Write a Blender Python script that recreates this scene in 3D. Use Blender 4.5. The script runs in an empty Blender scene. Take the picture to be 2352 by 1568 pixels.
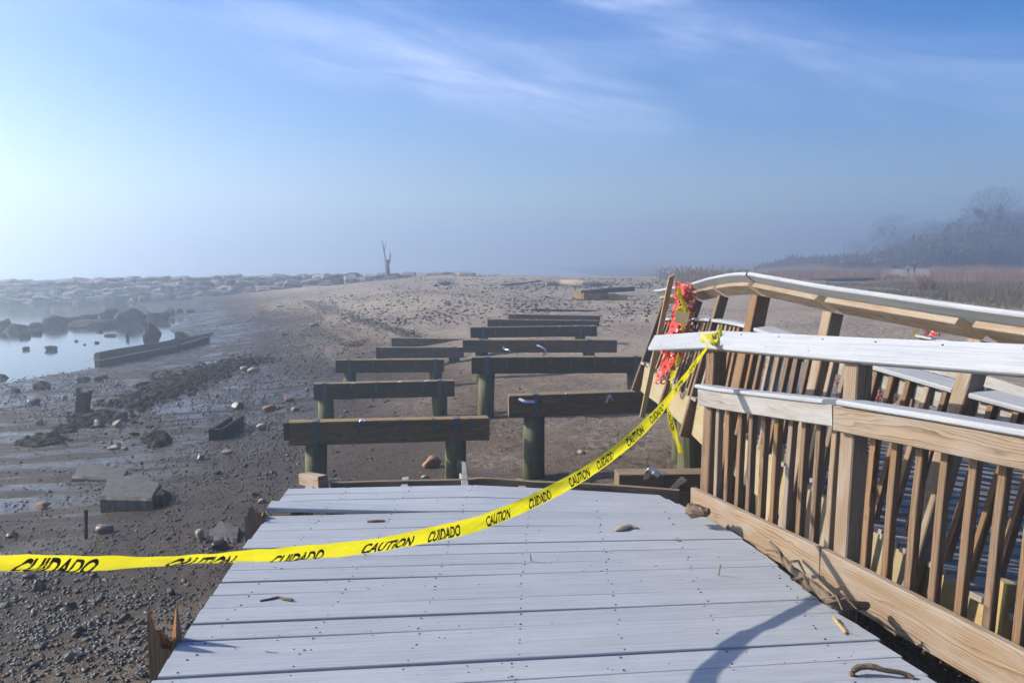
import bpy, bmesh, math, random
import numpy as np
from mathutils import Vector, Matrix
random.seed(7); np.random.seed(7)
S = bpy.context.scene
C = S.collection
R = math.radians

# ------------------------------------------------------------------ camera
EYE = 3.6                       # metres above the water, 1.48 above the deck
PITCH = R(5.5)
FPX, CX, CY = 1907.0, 1176.0, 784.0      # focal length and centre of the 2352x1568 picture
cam = bpy.data.cameras.new('camera'); cam.sensor_width = 36.0; cam.lens = 36.0*FPX/2352.0
cam.clip_start = 0.05; cam.clip_end = 5000
camo = bpy.data.objects.new('camera', cam); C.objects.link(camo)
camo.location = (0, 0, EYE); camo.rotation_euler = (math.pi/2-PITCH, 0, 0)
S.camera = camo

# ------------------------------------------------------------------ light
SUN_EL, SUN_AZ = R(29), R(-79)
world = bpy.data.worlds.new('World'); S.world = world; world.use_nodes = True
sl = bpy.data.lights.new('sun', 'SUN'); sl.energy = 5.0; sl.angle = R(0.6); sl.color = (1.0, 0.915, 0.79)
slo = bpy.data.objects.new('sun', sl); C.objects.link(slo); slo.location = (-30, 8, 25)
sd = Vector((math.sin(SUN_AZ)*math.cos(SUN_EL), math.cos(SUN_AZ)*math.cos(SUN_EL), math.sin(SUN_EL)))
slo.rotation_euler = (-sd).to_track_quat('-Z', 'Y').to_euler()
S.view_settings.view_transform = 'Standard'; S.view_settings.look = 'None'
S.view_settings.exposure = 0.85; S.view_settings.gamma = 1.0
S.cycles.volume_bounces = 2
S.cycles.max_bounces = 8; S.cycles.diffuse_bounces = 1
S.cycles.use_denoising = True

class NB:
    """small node builder"""
    def __init__(s, nt): s.nt = nt; s.n = nt.nodes; s.l = nt.links
    def add(s, t, **kw):
        n = s.n.new(t)
        for k, v in kw.items(): setattr(n, k, v)
        return n
    def link(s, a, b): s.l.new(a, b)
    def val(s, inp, v):
        if isinstance(v, (int, float, tuple, list)): inp.default_value = v
        else: s.l.new(v, inp)
    def math(s, op, a, b=0.0, c=None, clamp=False):
        n = s.add('ShaderNodeMath', operation=op); n.use_clamp = clamp
        s.val(n.inputs[0], a); s.val(n.inputs[1], b)
        if c is not None: s.val(n.inputs[2], c)
        return n.outputs[0]
    def mr(s, v, a, b, c=0.0, d=1.0, smooth=True):
        n = s.add('ShaderNodeMapRange'); n.interpolation_type = 'SMOOTHSTEP' if smooth else 'LINEAR'
        s.val(n.inputs[0], v)
        for i, x in zip((1, 2, 3, 4), (a, b, c, d)): s.val(n.inputs[i], x)
        return n.outputs[0]
    def mix(s, f, a, b, blend='MIX'):
        n = s.add('ShaderNodeMix', data_type='RGBA', blend_type=blend)
        s.val(n.inputs[0], f); s.val(n.inputs[6], a if not isinstance(a, tuple) else (*a, 1)[:4]); s.val(n.inputs[7], b if not isinstance(b, tuple) else (*b, 1)[:4])
        return n.outputs[2]
    def noise(s, vec, scale=5, detail=3, rough=0.5, dist=0.0):
        n = s.add('ShaderNodeTexNoise'); n.inputs['Scale'].default_value = scale
        n.inputs['Detail'].default_value = detail; n.inputs['Roughness'].default_value = rough; n.inputs['Distortion'].default_value = dist
        if vec is not None: s.link(vec, n.inputs['Vector'])
        return n.outputs['Fac']
    def mapping(s, vec, loc=(0,0,0), rot=(0,0,0), scale=(1,1,1)):
        n = s.add('ShaderNodeMapping'); s.link(vec, n.inputs[0])
        s.val(n.inputs[1], loc); n.inputs[2].default_value = rot; n.inputs[3].default_value = scale
        return n.outputs[0]
    def ramp(s, f, stops):
        n = s.add('ShaderNodeValToRGB'); s.link(f, n.inputs[0])
        e = n.color_ramp.elements
        while len(e) < len(stops): e.new(0.5)
        for i, (p, c) in enumerate(stops): e[i].position = p; e[i].color = (*c, 1)[:4]
        return n.outputs[0]
    def bump(s, h, strength=0.3, dist=0.01, normal=None):
        n = s.add('ShaderNodeBump'); s.link(h, n.inputs['Height'])
        n.inputs['Strength'].default_value = strength; n.inputs['Distance'].default_value = dist
        if normal is not None: s.link(normal, n.inputs['Normal'])
        return n.outputs[0]

def build_world():
    b = NB(world.node_tree); bg = b.n['Background']
    sky = b.add('ShaderNodeTexSky', sky_type='NISHITA'); sky.sun_disc = False
    sky.sun_elevation = SUN_EL; sky.sun_rotation = SUN_AZ % (2*math.pi)
    sky.altitude = 0; sky.air_density = 1.0; sky.dust_density = 0.6; sky.ozone_density = 2.0
    tc = b.add('ShaderNodeTexCoord').outputs['Generated']
    sp = b.add('ShaderNodeSeparateXYZ'); b.link(tc, sp.inputs[0])
    az = b.math('MULTIPLY', b.math('ARCTAN2', sp.outputs[0], sp.outputs[1]), 57.2958)
    el = b.math('MULTIPLY', b.math('ARCSINE', sp.outputs[2]), 57.2958)
    t = b.math('MULTIPLY_ADD', az, 0.195, el)          # constant along the cirrus streaks
    cx = b.add('ShaderNodeCombineXYZ'); b.link(b.math('MULTIPLY', az, 0.055), cx.inputs[0]); b.link(b.math('MULTIPLY', t, 0.33), cx.inputs[1])
    n1 = b.noise(cx.outputs[0], 1.0, 8, 0.62, 0.6)
    cx2 = b.add('ShaderNodeCombineXYZ'); b.link(b.math('MULTIPLY', az, 0.20), cx2.inputs[0]); b.link(b.math('MULTIPLY', t, 1.1), cx2.inputs[1])
    n2 = b.noise(cx2.outputs[0], 1.0, 8, 0.65, 0.9)
    def gauss(v, c, s): 
        d = b.math('DIVIDE', b.math('SUBTRACT', v, c), s)
        return b.math('POWER', 2.718, b.math('MULTIPLY', b.math('MULTIPLY', d, d), -1.0))
    m1 = b.math('MULTIPLY', gauss(t, 11.3, 2.0), b.math('MULTIPLY', b.mr(az, -22, -6), b.mr(az, 13.5, 8)))
    m2 = b.math('MULTIPLY', gauss(t, 16.3, 2.6), b.mr(az, 1, 14))
    m3 = b.math('MULTIPLY', gauss(el, 16.8, 0.7), b.math('MULTIPLY', b.mr(az, -6, 2), b.mr(az, 16, 7)))
    m4 = gauss(t, 14.0, 5.5)
    nn = b.math('MULTIPLY', b.mr(n1, 0.30, 0.72), b.mr(n2, 0.2, 0.75, 0.35, 1.0))
    f = b.math('ADD', b.math('MULTIPLY', b.math('MAXIMUM', m1, b.math('MULTIPLY', m2, 0.75)), b.math('ADD', b.math('MULTIPLY', nn, 0.48), 0.12)), b.math('MULTIPLY', m3, b.math('MULTIPLY', nn, 0.7)))
    f = b.math('MULTIPLY', b.math('ADD', f, b.math('MULTIPLY', b.math('MULTIPLY', m4, b.mr(az, 24, -4)), b.math('MULTIPLY_ADD', nn, 0.30, 0.04))), 1.0, clamp=True)
    hs = b.add('ShaderNodeHueSaturation'); hs.inputs['Saturation'].default_value = 1.7; hs.inputs['Hue'].default_value = 0.519; hs.inputs['Value'].default_value = 1.15; b.link(sky.outputs[0], hs.inputs['Color'])
    col = b.mix(f, hs.outputs[0], (7.4, 8.4, 11.5))
    b.link(col, bg.inputs[0]); bg.inputs[1].default_value = 0.075
build_world()

# ------------------------------------------------------------------ geometry helpers
def pt(px, py, Y=None, z=None):
    """world point on the ray through picture point (px,py): at forward distance Y or at height z"""
    v = (py-CY)/FPX; u = (px-CX)/FPX
    fy = math.cos(PITCH)-v*math.sin(PITCH); fz = -math.sin(PITCH)-v*math.cos(PITCH)
    k = Y/fy if Y is not None else (z-EYE)/fz
    return Vector((u*k, fy*k, EYE+fz*k))

def tag(o, label=None, cat=None, group=None, kind=None):
    if label: o['label'] = label
    if cat: o['category'] = cat
    if group: o['group'] = group
    if kind: o['kind'] = kind
    return o
def empty(name, loc, label=None, cat=None, group=None, kind=None):
    o = bpy.data.objects.new(name, None); C.objects.link(o); o.location = loc; o.empty_display_size = 0.1
    return tag(o, label, cat, group, kind)

class MB:
    """collects vertices, faces and uv for ONE mesh object"""
    def __init__(s): s.v = []; s.f = []; s.uv = []; s.mi = []
    def sweep(s, pts, w, h, up=(0,0,1), ch=0.004, seed=None, ups=None, cut0=0.0, cut1=0.0, uoff=0.0):
        """board swept along pts: w across, h along up; chamfered; cut = skew of end in metres (across w)"""
        pts = [Vector(p) for p in pts]; n = len(pts)
        ch = min(ch, w*0.3, h*0.3)
        a, b = w/2, h/2
        prof = [(-a+ch,-b),(a-ch,-b),(a,-b+ch),(a,b-ch),(a-ch,b),(-a+ch,b),(-a,b-ch),(-a,-b+ch)]
        per = [0.0]
        for i in range(8):
            p, q = prof[i], prof[(i+1)%8]; per.append(per[-1]+math.hypot(p[0]-q[0], p[1]-q[1]))
        base = len(s.v); L = uoff
        for i, p in enumerate(pts):
            t = (pts[min(i+1,n-1)]-pts[max(i-1,0)]).normalized()
            U = Vector(ups[i]) if ups else Vector(up)
            side = t.cross(U).normalized(); U2 = side.cross(t).normalized()
            cut = cut0 if i == 0 else (cut1 if i == n-1 else 0.0)
            for (x, y) in prof: s.v.append(p+side*x+U2*y+t*(cut*x/max(a,1e-6)))
            if i: L += (pts[i]-pts[i-1]).length
            if i < n-1:
                L2 = L+(pts[i+1]-pts[i]).length
                for k in range(8):
                    k2 = (k+1)%8
                    s.f.append((base+i*8+k, base+i*8+k2, base+(i+1)*8+k2, base+(i+1)*8+k)); s.mi.append(0)
                    s.uv += [(L,per[k]),(L,per[k+1]),(L2,per[k+1]),(L2,per[k])]
        e = base+(n-1)*8
        s.f.append(tuple(base+k for k in reversed(range(8)))); s.mi.append(0)
        s.uv += [(prof[k][0]*.2, prof[k][1]+5) for k in reversed(range(8))]
        s.f.append(tuple(e+k for k in range(8))); s.mi.append(0)
        s.uv += [(prof[k][0]*.2, prof[k][1]+5) for k in range(8)]
        return s
    def tube(s, pts, rad, n=8, jit=0.0, cap=True, seed=0):
        pts = [Vector(p) for p in pts]; m = len(pts); base = len(s.v); L = 0; rr = random.Random(seed)
        if not isinstance(rad, (list, tuple)): rad = [rad]*m
        ref = Vector((0.31,0.17,0.93)).normalized()
        for i, p in enumerate(pts):
            t = (pts[min(i+1,m-1)]-pts[max(i-1,0)]).normalized()
            if abs(t.dot(ref)) > 0.9: rf = Vector((1,0.2,0)).normalized()
            else: rf = ref
            a = t.cross(rf).normalized(); b = t.cross(a).normalized()
            for k in range(n):
                an = 2*math.pi*k/n; r = rad[i]*(1+jit*(rr.random()-.5))
                s.v.append(p+a*(math.cos(an)*r)+b*(math.sin(an)*r))
            if i < m-1:
                L2 = L+(pts[i+1]-pts[i]).length
                for k in range(n):
                    k2 = (k+1)%n
                    s.f.append((base+i*n+k, base+i*n+k2, base+(i+1)*n+k2, base+(i+1)*n+k)); s.mi.append(0)
                    c = 2*math.pi*rad[i]/n
                    s.uv += [(L,c*k),(L,c*(k+1)),(L2,c*(k+1)),(L2,c*k)]
                L = L2
        if cap:
            s.f.append(tuple(base+k for k in reversed(range(n)))); s.mi.append(0); s.uv += [(math.cos(6.28*k/n)*rad[0],5+math.sin(6.28*k/n)*rad[0]) for k in reversed(range(n))]
            e = base+(m-1)*n
            s.f.append(tuple(e+k for k in range(n))); s.mi.append(0); s.uv += [(math.cos(6.28*k/n)*rad[-1],5+math.sin(6.28*k/n)*rad[-1]) for k in range(n)]
        return s
    def quad(s, a, b, c, d, uv=((0,0),(1,0),(1,1),(0,1)), mi=0):
        k = len(s.v); s.v += [Vector(a),Vector(b),Vector(c),Vector(d)]; s.f.append((k,k+1,k+2,k+3)); s.mi.append(mi); s.uv += list(uv)
        return s
    def tri(s, a, b, c, mi=0):
        k = len(s.v); s.v += [Vector(a),Vector(b),Vector(c)]; s.f.append((k,k+1,k+2)); s.mi.append(mi); s.uv += [(0,0),(1,0),(.5,1)]
        return s
    def build(s, name, mat, parent=None, origin=None, smooth=False, label=None):
        """origin: world location of the object's origin (the parent's location if it has one)"""
        if origin is None: origin = Vector(parent.location) if parent is not None and parent.parent is None else (Vector((0,0,0)) if parent is None else Vector(parent['_w']))
        me = bpy.data.meshes.new(name)
        me.from_pydata([tuple(v-origin) for v in s.v], [], s.f); me.update()
        if s.uv:
            uvl = me.uv_layers.new(name='UVMap'); uvl.data.foreach_set('uv', [c for p in s.uv for c in p])
        for m_ in (mat if isinstance(mat, (list, tuple)) else [mat]): me.materials.append(m_)
        if any(s.mi): me.polygons.foreach_set('material_index', s.mi)
        if smooth: me.polygons.foreach_set('use_smooth', [True]*len(me.polygons))
        o = bpy.data.objects.new(name, me); C.objects.link(o)
        if parent is not None:
            o.parent = parent; o['_w'] = tuple(origin)
        else: o.location = origin
        if label: o['label'] = label
        return o

def np_mesh(name, V, F, mat, smooth=False, parent=None):
    me = bpy.data.meshes.new(name)
    V = np.asarray(V, dtype=np.float32); F = np.asarray(F, dtype=np.int32); k = F.shape[1]
    me.vertices.add(len(V)); me.vertices.foreach_set('co', V.ravel())
    me.loops.add(F.size); me.loops.foreach_set('vertex_index', F.ravel())
    me.polygons.add(len(F)); me.polygons.foreach_set('loop_start', np.arange(0, F.size, k, dtype=np.int32))
    me.polygons.foreach_set('loop_total', np.full(len(F), k, dtype=np.int32))
    if smooth: me.polygons.foreach_set('use_smooth', np.ones(len(F), dtype=bool))
    me.update(calc_edges=True); me.validate()
    me.materials.append(mat)
    o = bpy.data.objects.new(name, me); C.objects.link(o)
    if parent is not None: o.parent = parent
    return o

def spline(pts, n=8):
    P = [Vector(p) for p in pts]; out = []
    for i in range(len(P)-1):
        p0 = P[i-1] if i else P[0]*2-P[1]; p1 = P[i]; p2 = P[i+1]; p3 = P[i+2] if i+2 < len(P) else P[-1]*2-P[-2]
        for k in range(n):
            t = k/n
            out.append(0.5*((2*p1)+(p2-p0)*t+(2*p0-5*p1+4*p2-p3)*t*t+(3*p1-p0-3*p2+p3)*t**3))
    out.append(P[-1]); return out
def interp(x, xs, ys): return float(np.interp(x, xs, ys))

def copy_tree(o, parent=None):
    c = o.copy(); C.objects.link(c)
    if parent is not None: c.parent = parent
    for ch in list(o.children): copy_tree(ch, c)
    return c

# ------------------------------------------------------------------ materials
KA = 0.70      # all measured-by-eye tones are scaled to real-world albedo
def mat(name):
    m = bpy.data.materials.new(name); m.use_nodes = True
    b = NB(m.node_tree); p = b.n['Principled BSDF']
    return m, b, p
def uvvec(b, sx, sy):
    uv = b.add('ShaderNodeUVMap').outputs[0]
    rnd = b.add('ShaderNodeObjectInfo').outputs['Random']
    cx = b.add('ShaderNodeCombineXYZ'); b.link(b.math('MULTIPLY', rnd, 37.0), cx.inputs[0]); b.link(b.math('MULTIPLY', rnd, 11.3), cx.inputs[1]); b.link(b.math('MULTIPLY', rnd, 19.7), cx.inputs[2])
    add = b.add('ShaderNodeVectorMath', operation='ADD'); b.link(uv, add.inputs[0]); b.link(cx.outputs[0], add.inputs[1])
    return add.outputs[0], rnd
def wood(name, light, mid, dark, rings=70.0, amp=1.0, rough=0.8, weather=None, wf=0.5, tint=0.12, knots=True, island=False):
    light, mid, dark = [tuple(x*KA for x in c) for c in (light, mid, dark)]
    if weather: weather = tuple(x*KA for x in weather)
    m, b, p = mat(name)
    v, rnd = uvvec(b, 1, 1)
    sp = b.add('ShaderNodeSeparateXYZ'); b.link(v, sp.inputs[0])
    low = b.noise(b.mapping(v, scale=(0.55, 6.0, 1)), 1.3, 2, 0.5)
    wob = b.noise(b.mapping(v, scale=(4.0, 10.0, 1)), 2.0, 2, 0.5)
    ph = b.math('ADD', b.math('MULTIPLY', sp.outputs[1], rings), b.math('MULTIPLY', low, 13.0*amp))
    ph = b.math('ADD', ph, b.math('MULTIPLY', wob, 1.1))
    ring = b.math('FRACT', ph)
    ring = b.math('POWER', ring, 2.2)
    fib = b.noise(b.mapping(v, scale=(6, 420, 1)), 1.0, 3, 0.6)
    c = b.ramp(ring, [(0.0, light), (0.45, mid), (0.9, dark), (1.0, dark)])
    c = b.mix(b.mr(fib, 0.35, 0.7, 0.0, 0.5), c, b.mix(0.5, mid, dark))
    if knots:
        vo = b.add('ShaderNodeTexVoronoi'); vo.inputs['Scale'].default_value = 1.0; b.link(b.mapping(v, scale=(2.3, 7.0, 1)), vo.inputs['Vector'])
        kd = b.mr(vo.outputs['Distance'], 0.035, 0.10, 1.0, 0.0)
        c = b.mix(b.math('MULTIPLY', kd, 0.7), c, (dark[0]*.55, dark[1]*.45, dark[2]*.4))
    if weather:
        g = b.noise(b.mapping(v, scale=(2.0, 8.0, 1)), 1.5, 4, 0.6)
        c = b.mix(b.mr(g, 0.5-wf*0.5, 0.95-wf*0.4, 0.0, 0.9), c, weather)
    hs = b.add('ShaderNodeHueSaturation'); b.link(c, hs.inputs['Color'])
    b.link(b.math('MULTIPLY_ADD', rnd, tint*2, 1-tint), hs.inputs['Value'])
    b.link(b.math('MULTIPLY_ADD', rnd, 0.3, 0.85), hs.inputs['Saturation'])
    b.link(hs.outputs[0], p.inputs['Base Color'])
    p.inputs['Roughness'].default_value = rough; p.inputs['Specular IOR Level'].default_value = 0.12 if max(light) < .06 else 0.3
    hgt = b.math('ADD', b.math('MULTIPLY', fib, 0.6), b.math('MULTIPLY', ring, -0.4))
    b.link(b.bump(hgt, 0.35, 0.003), p.inputs['Normal'])
    return m
M = {}
M['rail'] = wood('weathered_rail_wood', (0.42,0.31,0.21), (0.32,0.215,0.13), (0.13,0.075,0.04), 75, 1.0, weather=(0.42,0.365,0.305), wf=0.36)
M['rail_gray'] = wood('silvered_rail_wood', (0.44,0.39,0.33), (0.36,0.305,0.25), (0.17,0.125,0.09), 85, 1.0, weather=(0.50,0.49,0.475), wf=0.6)
M['post'] = wood('brown_post_wood', (0.32,0.20,0.115), (0.22,0.13,0.07), (0.10,0.052,0.026), 60, 0.8, weather=(0.25,0.19,0.14), wf=0.25)
M['fresh'] = wood('yellow_treated_wood', (0.55,0.43,0.22), (0.48,0.35,0.16), (0.30,0.19,0.075), 110, 0.6, weather=(0.48,0.46,0.33), wf=0.3)
M['beam'] = wood('dark_treated_beam_wood', (0.22,0.165,0.078), (0.145,0.108,0.05), (0.06,0.045,0.022), 60, 0.9, weather=(0.10,0.085,0.06), wf=0.45)
M['beamtop'] = wood('tan_sunlit_beam_wood', (0.50,0.36,0.19), (0.38,0.25,0.115), (0.17,0.105,0.05), 60, 0.9, weather=(0.26,0.19,0.11), wf=0.4)  # tan wood, brightened in colour for the sunlit beam tops
M['pile'] = wood('greenish_pile_wood', (0.25,0.235,0.11), (0.17,0.165,0.075), (0.07,0.065,0.03), 45, 0.7, weather=(0.09,0.10,0.045), wf=0.4)
M['torn'] = wood('torn_raw_wood', (0.62,0.33,0.13), (0.45,0.20,0.07), (0.24,0.09,0.03), 160, 1.2, knots=False)
M['drift'] = wood('bleached_driftwood', (0.52,0.46,0.37), (0.44,0.37,0.29), (0.27,0.21,0.15), 50, 1.2)
M['darkwood'] = wood('wet_black_timber', (0.045,0.04,0.034), (0.03,0.027,0.023), (0.014,0.012,0.01), 50, 1.0, rough=0.55)
M['twig'] = wood('brown_twig_bark', (0.30,0.21,0.14), (0.20,0.13,0.085), (0.09,0.055,0.035), 160, 1.0, knots=False)
M['branch'] = wood('grey_brown_branch', (0.27,0.20,0.14), (0.19,0.135,0.09), (0.09,0.06,0.04), 160, 1.0, knots=False)
M['straw'] = wood('tan_reed_straw', (0.55,0.42,0.24), (0.45,0.33,0.17), (0.30,0.20,0.10), 160, 0.5, knots=False)

def composite(name, base, streak, f=0.5):
    base = tuple(x*.78 for x in base); streak = tuple(x*.76 for x in streak)
    m, b, p = mat(name)
    v, rnd = uvvec(b, 1, 1)
    a = b.noise(b.mapping(v, scale=(2.2, 90, 1)), 1.0, 4, 0.6)
    c2 = b.noise(b.mapping(v, scale=(9, 45, 1)), 2.0, 3, 0.6)
    d = b.noise(v, 3.0, 4, 0.6)
    g = b.noise(v, 190.0, 4, 0.8)
    c = b.mix(b.mr(a, 0.35, 0.7), base, streak)
    c = b.mix(b.mr(c2, 0.5, 0.8, 0.0, 0.35), c, (streak[0]*0.82, streak[1]*0.82, streak[2]*0.84))
    c = b.mix(b.mr(d, 0.42, 0.72, 0.0, 0.30), c, (base[0]*1.18, base[1]*1.15, base[2]*1.1))
    c = b.mix(b.mr(g, 0.54, 0.68, 0.0, 0.42), c, (streak[0]*.7, streak[1]*.7, streak[2]*.7))
    hs = b.add('ShaderNodeHueSaturation'); b.link(c, hs.inputs['Color']); b.link(b.math('MULTIPLY_ADD', rnd, 0.14, 0.93), hs.inputs['Value'])
    b.link(hs.outputs[0], p.inputs['Base Color']); p.inputs['Roughness'].default_value = 0.72; p.inputs['Specular IOR Level'].default_value = 0.25
    h = b.math('ADD', b.math('MULTIPLY', a, 0.5), b.math('MULTIPLY', g, 0.35))
    b.link(b.bump(h, 0.6, 0.004), p.inputs['Normal'])
    return m
M['plank'] = composite('grey_composite_plank', (0.45,0.485,0.53), (0.38,0.41,0.45))
M['plank_shaded'] = composite('shaded_grey_composite_plank', (0.36,0.33,0.29), (0.25,0.23,0.20))  # shaded copy of the plank grey, browner to offset blue skylight
M['cap'] = composite('pale_composite_cap', (0.45,0.47,0.50), (0.36,0.375,0.405))

def simple(name, col, rough=0.6, metal=0.0, noise=0.0, nscale=20, bump=0.0, island=0.0, objvar=0.0, second=None):
    m, b, p = mat(name)
    tc = b.add('ShaderNodeTexCoord').outputs['Object']
    c = None
    n = b.noise(tc, nscale, 4, 0.6)
    c = b.mix(b.mr(n, 0.35, 0.7), col, second if second else (col[0]*(1-noise), col[1]*(1-noise), col[2]*(1-noise)))
    hs = b.add('ShaderNodeHueSaturation'); b.link(c, hs.inputs['Color'])
    val = 1.0
    if island: val = b.math('MULTIPLY_ADD', b.add('ShaderNodeNewGeometry').outputs['Random Per Island'], island*2, 1-island)
    elif objvar: val = b.math('MULTIPLY_ADD', b.add('ShaderNodeObjectInfo').outputs['Random'], objvar*2, 1-objvar)
    b.val(hs.inputs['Value'], val)
    b.link(hs.outputs[0], p.inputs['Base Color'])
    p.inputs['Roughness'].default_value = rough; p.inputs['Metallic'].default_value = metal
    if max(col) < .06: p.inputs['Specular IOR Level'].default_value = 0.12
    if bump: b.link(b.bump(n, bump, 0.02), p.inputs['Normal'])
    return m
M['strap'] = simple('galvanised_strap', (0.11,0.113,0.12), 0.6, 0.0, 0.45, 35, 0.1)
M['strapbright'] = simple('bright_bent_strap', (0.55,0.58,0.62), 0.35, 0.8, 0.3, 35, 0.1)
M['nail'] = simple('dark_nail', (0.06,0.05,0.045), 0.6, 0.3, 0.2)
M['ink'] = simple('black_tape_ink', (0.012,0.013,0.012), 0.45)
M['orange'] = simple('orange_plastic_mesh', (0.72,0.035,0.004), 0.35, 0, 0.25, 12)
M['weed'] = simple('dark_seaweed', (0.015,0.014,0.010), 0.85, 0, 0.6, 30, 0.6, island=0.5)
M['wrack'] = simple('brown_wrack_line', (0.10,0.07,0.045), 0.85, 0, 0.6, 20, 0.4, island=0.5)
M['leaf'] = simple('leaf_litter', (0.13,0.085,0.04), 0.8, 0, 0.6, 60, 0.3, island=0.6, second=(0.06,0.035,0.02))
M['shell'] = simple('white_shell_bits', (0.75,0.72,0.66), 0.3, 0, 0.2, 20, 0, island=0.2)
M['white'] = simple('white_paint', (0.75,0.75,0.75), 0.6)
M['bark'] = simple('grey_brown_bark', (0.075,0.062,0.052), 0.9, 0, 0.4, 8, 0.3)
M['palebark'] = simple('pale_dead_bark', (0.16,0.14,0.12), 0.9, 0, 0.4, 8, 0.3)
M['slab'] = simple('brown_slab_stone', (0.10,0.085,0.07), 0.7, 0, 0.55, 9, 0.6)
M['jetty'] = simple('pinkish_grey_granite', (0.26,0.22,0.20), 0.85, 0, 0.6, 1.2, 0.5, objvar=0.45)
M['wetrock'] = simple('wet_dark_boulder', (0.035,0.033,0.031), 0.8, 0, 0.6, 1.6, 0.7, objvar=0.3)
M['trouser_dark'] = simple('dark_blue_jeans', (0.04,0.05,0.08), 0.9)
M['trouser_maroon'] = simple('dark_maroon_trousers', (0.06,0.03,0.035), 0.9)
M['jacket_dark'] = simple('dark_jacket_cloth', (0.02,0.02,0.022), 0.9)
M['top_white'] = simple('pale_pink_top_cloth', (0.55,0.48,0.47), 0.9)
M['hair_red'] = simple('auburn_hair', (0.28,0.10,0.04), 0.8)
M['hair_dark'] = simple('dark_hair', (0.02,0.015,0.012), 0.8)
M['skin'] = simple('skin', (0.50,0.32,0.24), 0.6)

def stone_mat(name, stops, wet=False):
    m, b, p = mat(name)
    g = b.add('ShaderNodeNewGeometry').outputs['Random Per Island']; o = b.add('ShaderNodeObjectInfo').outputs['Random']
    r = b.math('FRACT', b.math('ADD', g, b.math('MULTIPLY', o, 7.3)))
    c = b.ramp(r, stops); b.n[c.node.name].color_ramp.interpolation = 'LINEAR'
    tc = b.add('ShaderNodeTexCoord').outputs['Object']
    n = b.noise(tc, 30, 4, 0.6)
    c = b.mix(b.mr(n, 0.4, 0.7, 0, 0.5), c, (0.05,0.045,0.04))
    b.link(c, p.inputs['Base Color']); p.inputs['Roughness'].default_value = 0.42 if wet else 0.75; p.inputs['Specular IOR Level'].default_value = 0.35
    b.link(b.bump(n, 0.5, 0.01), p.inputs['Normal'])
    return m
M['pebwet'] = stone_mat('wet_dark_pebble', [(0,(0.010,0.010,0.010)),(0.6,(0.018,0.017,0.016)),(0.86,(0.04,0.033,0.027)),(0.94,(0.12,0.085,0.06)),(1,(0.22,0.19,0.15))], True)
M['pebdry'] = stone_mat('dry_mixed_pebble', [(0,(0.09,0.08,0.07)),(0.4,(0.16,0.14,0.12)),(0.65,(0.27,0.22,0.18)),(0.85,(0.32,0.19,0.13)),(1,(0.5,0.46,0.4))])
M['paleston'] = stone_mat('pale_tan_stone', [(0,(0.30,0.26,0.20)),(1,(0.40,0.33,0.24))])
M['redston'] = stone_mat('rusty_red_stone', [(0,(0.34,0.16,0.09)),(1,(0.30,0.14,0.08))])

def tape_mat():
    m, b, p = mat('yellow_barrier_tape')
    n = b.noise(b.add('ShaderNodeTexCoord').outputs['Object'], 9, 3, 0.5)
    c = b.mix(b.mr(n, 0.35, 0.7), (0.66,0.60,0.012), (0.60,0.53,0.010))
    b.link(c, p.inputs['Base Color']); p.inputs['Roughness'].default_value = 0.28
    tr = b.add('ShaderNodeBsdfTranslucent'); b.link(c, tr.inputs[0])
    mx = b.add('ShaderNodeMixShader'); mx.inputs[0].default_value = 0.5
    b.link(p.outputs[0], mx.inputs[1]); b.link(tr.outputs[0], mx.inputs[2]); b.link(mx.outputs[0], b.n['Material Output'].inputs[0])
    b.link(b.bump(b.noise(b.mapping(b.add('ShaderNodeUVMap').outputs[0], scale=(6, 60, 1)), 1.0, 3, 0.5), 0.25, 0.004), p.inputs['Normal'])
    return m
M['tape'] = tape_mat()

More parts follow.
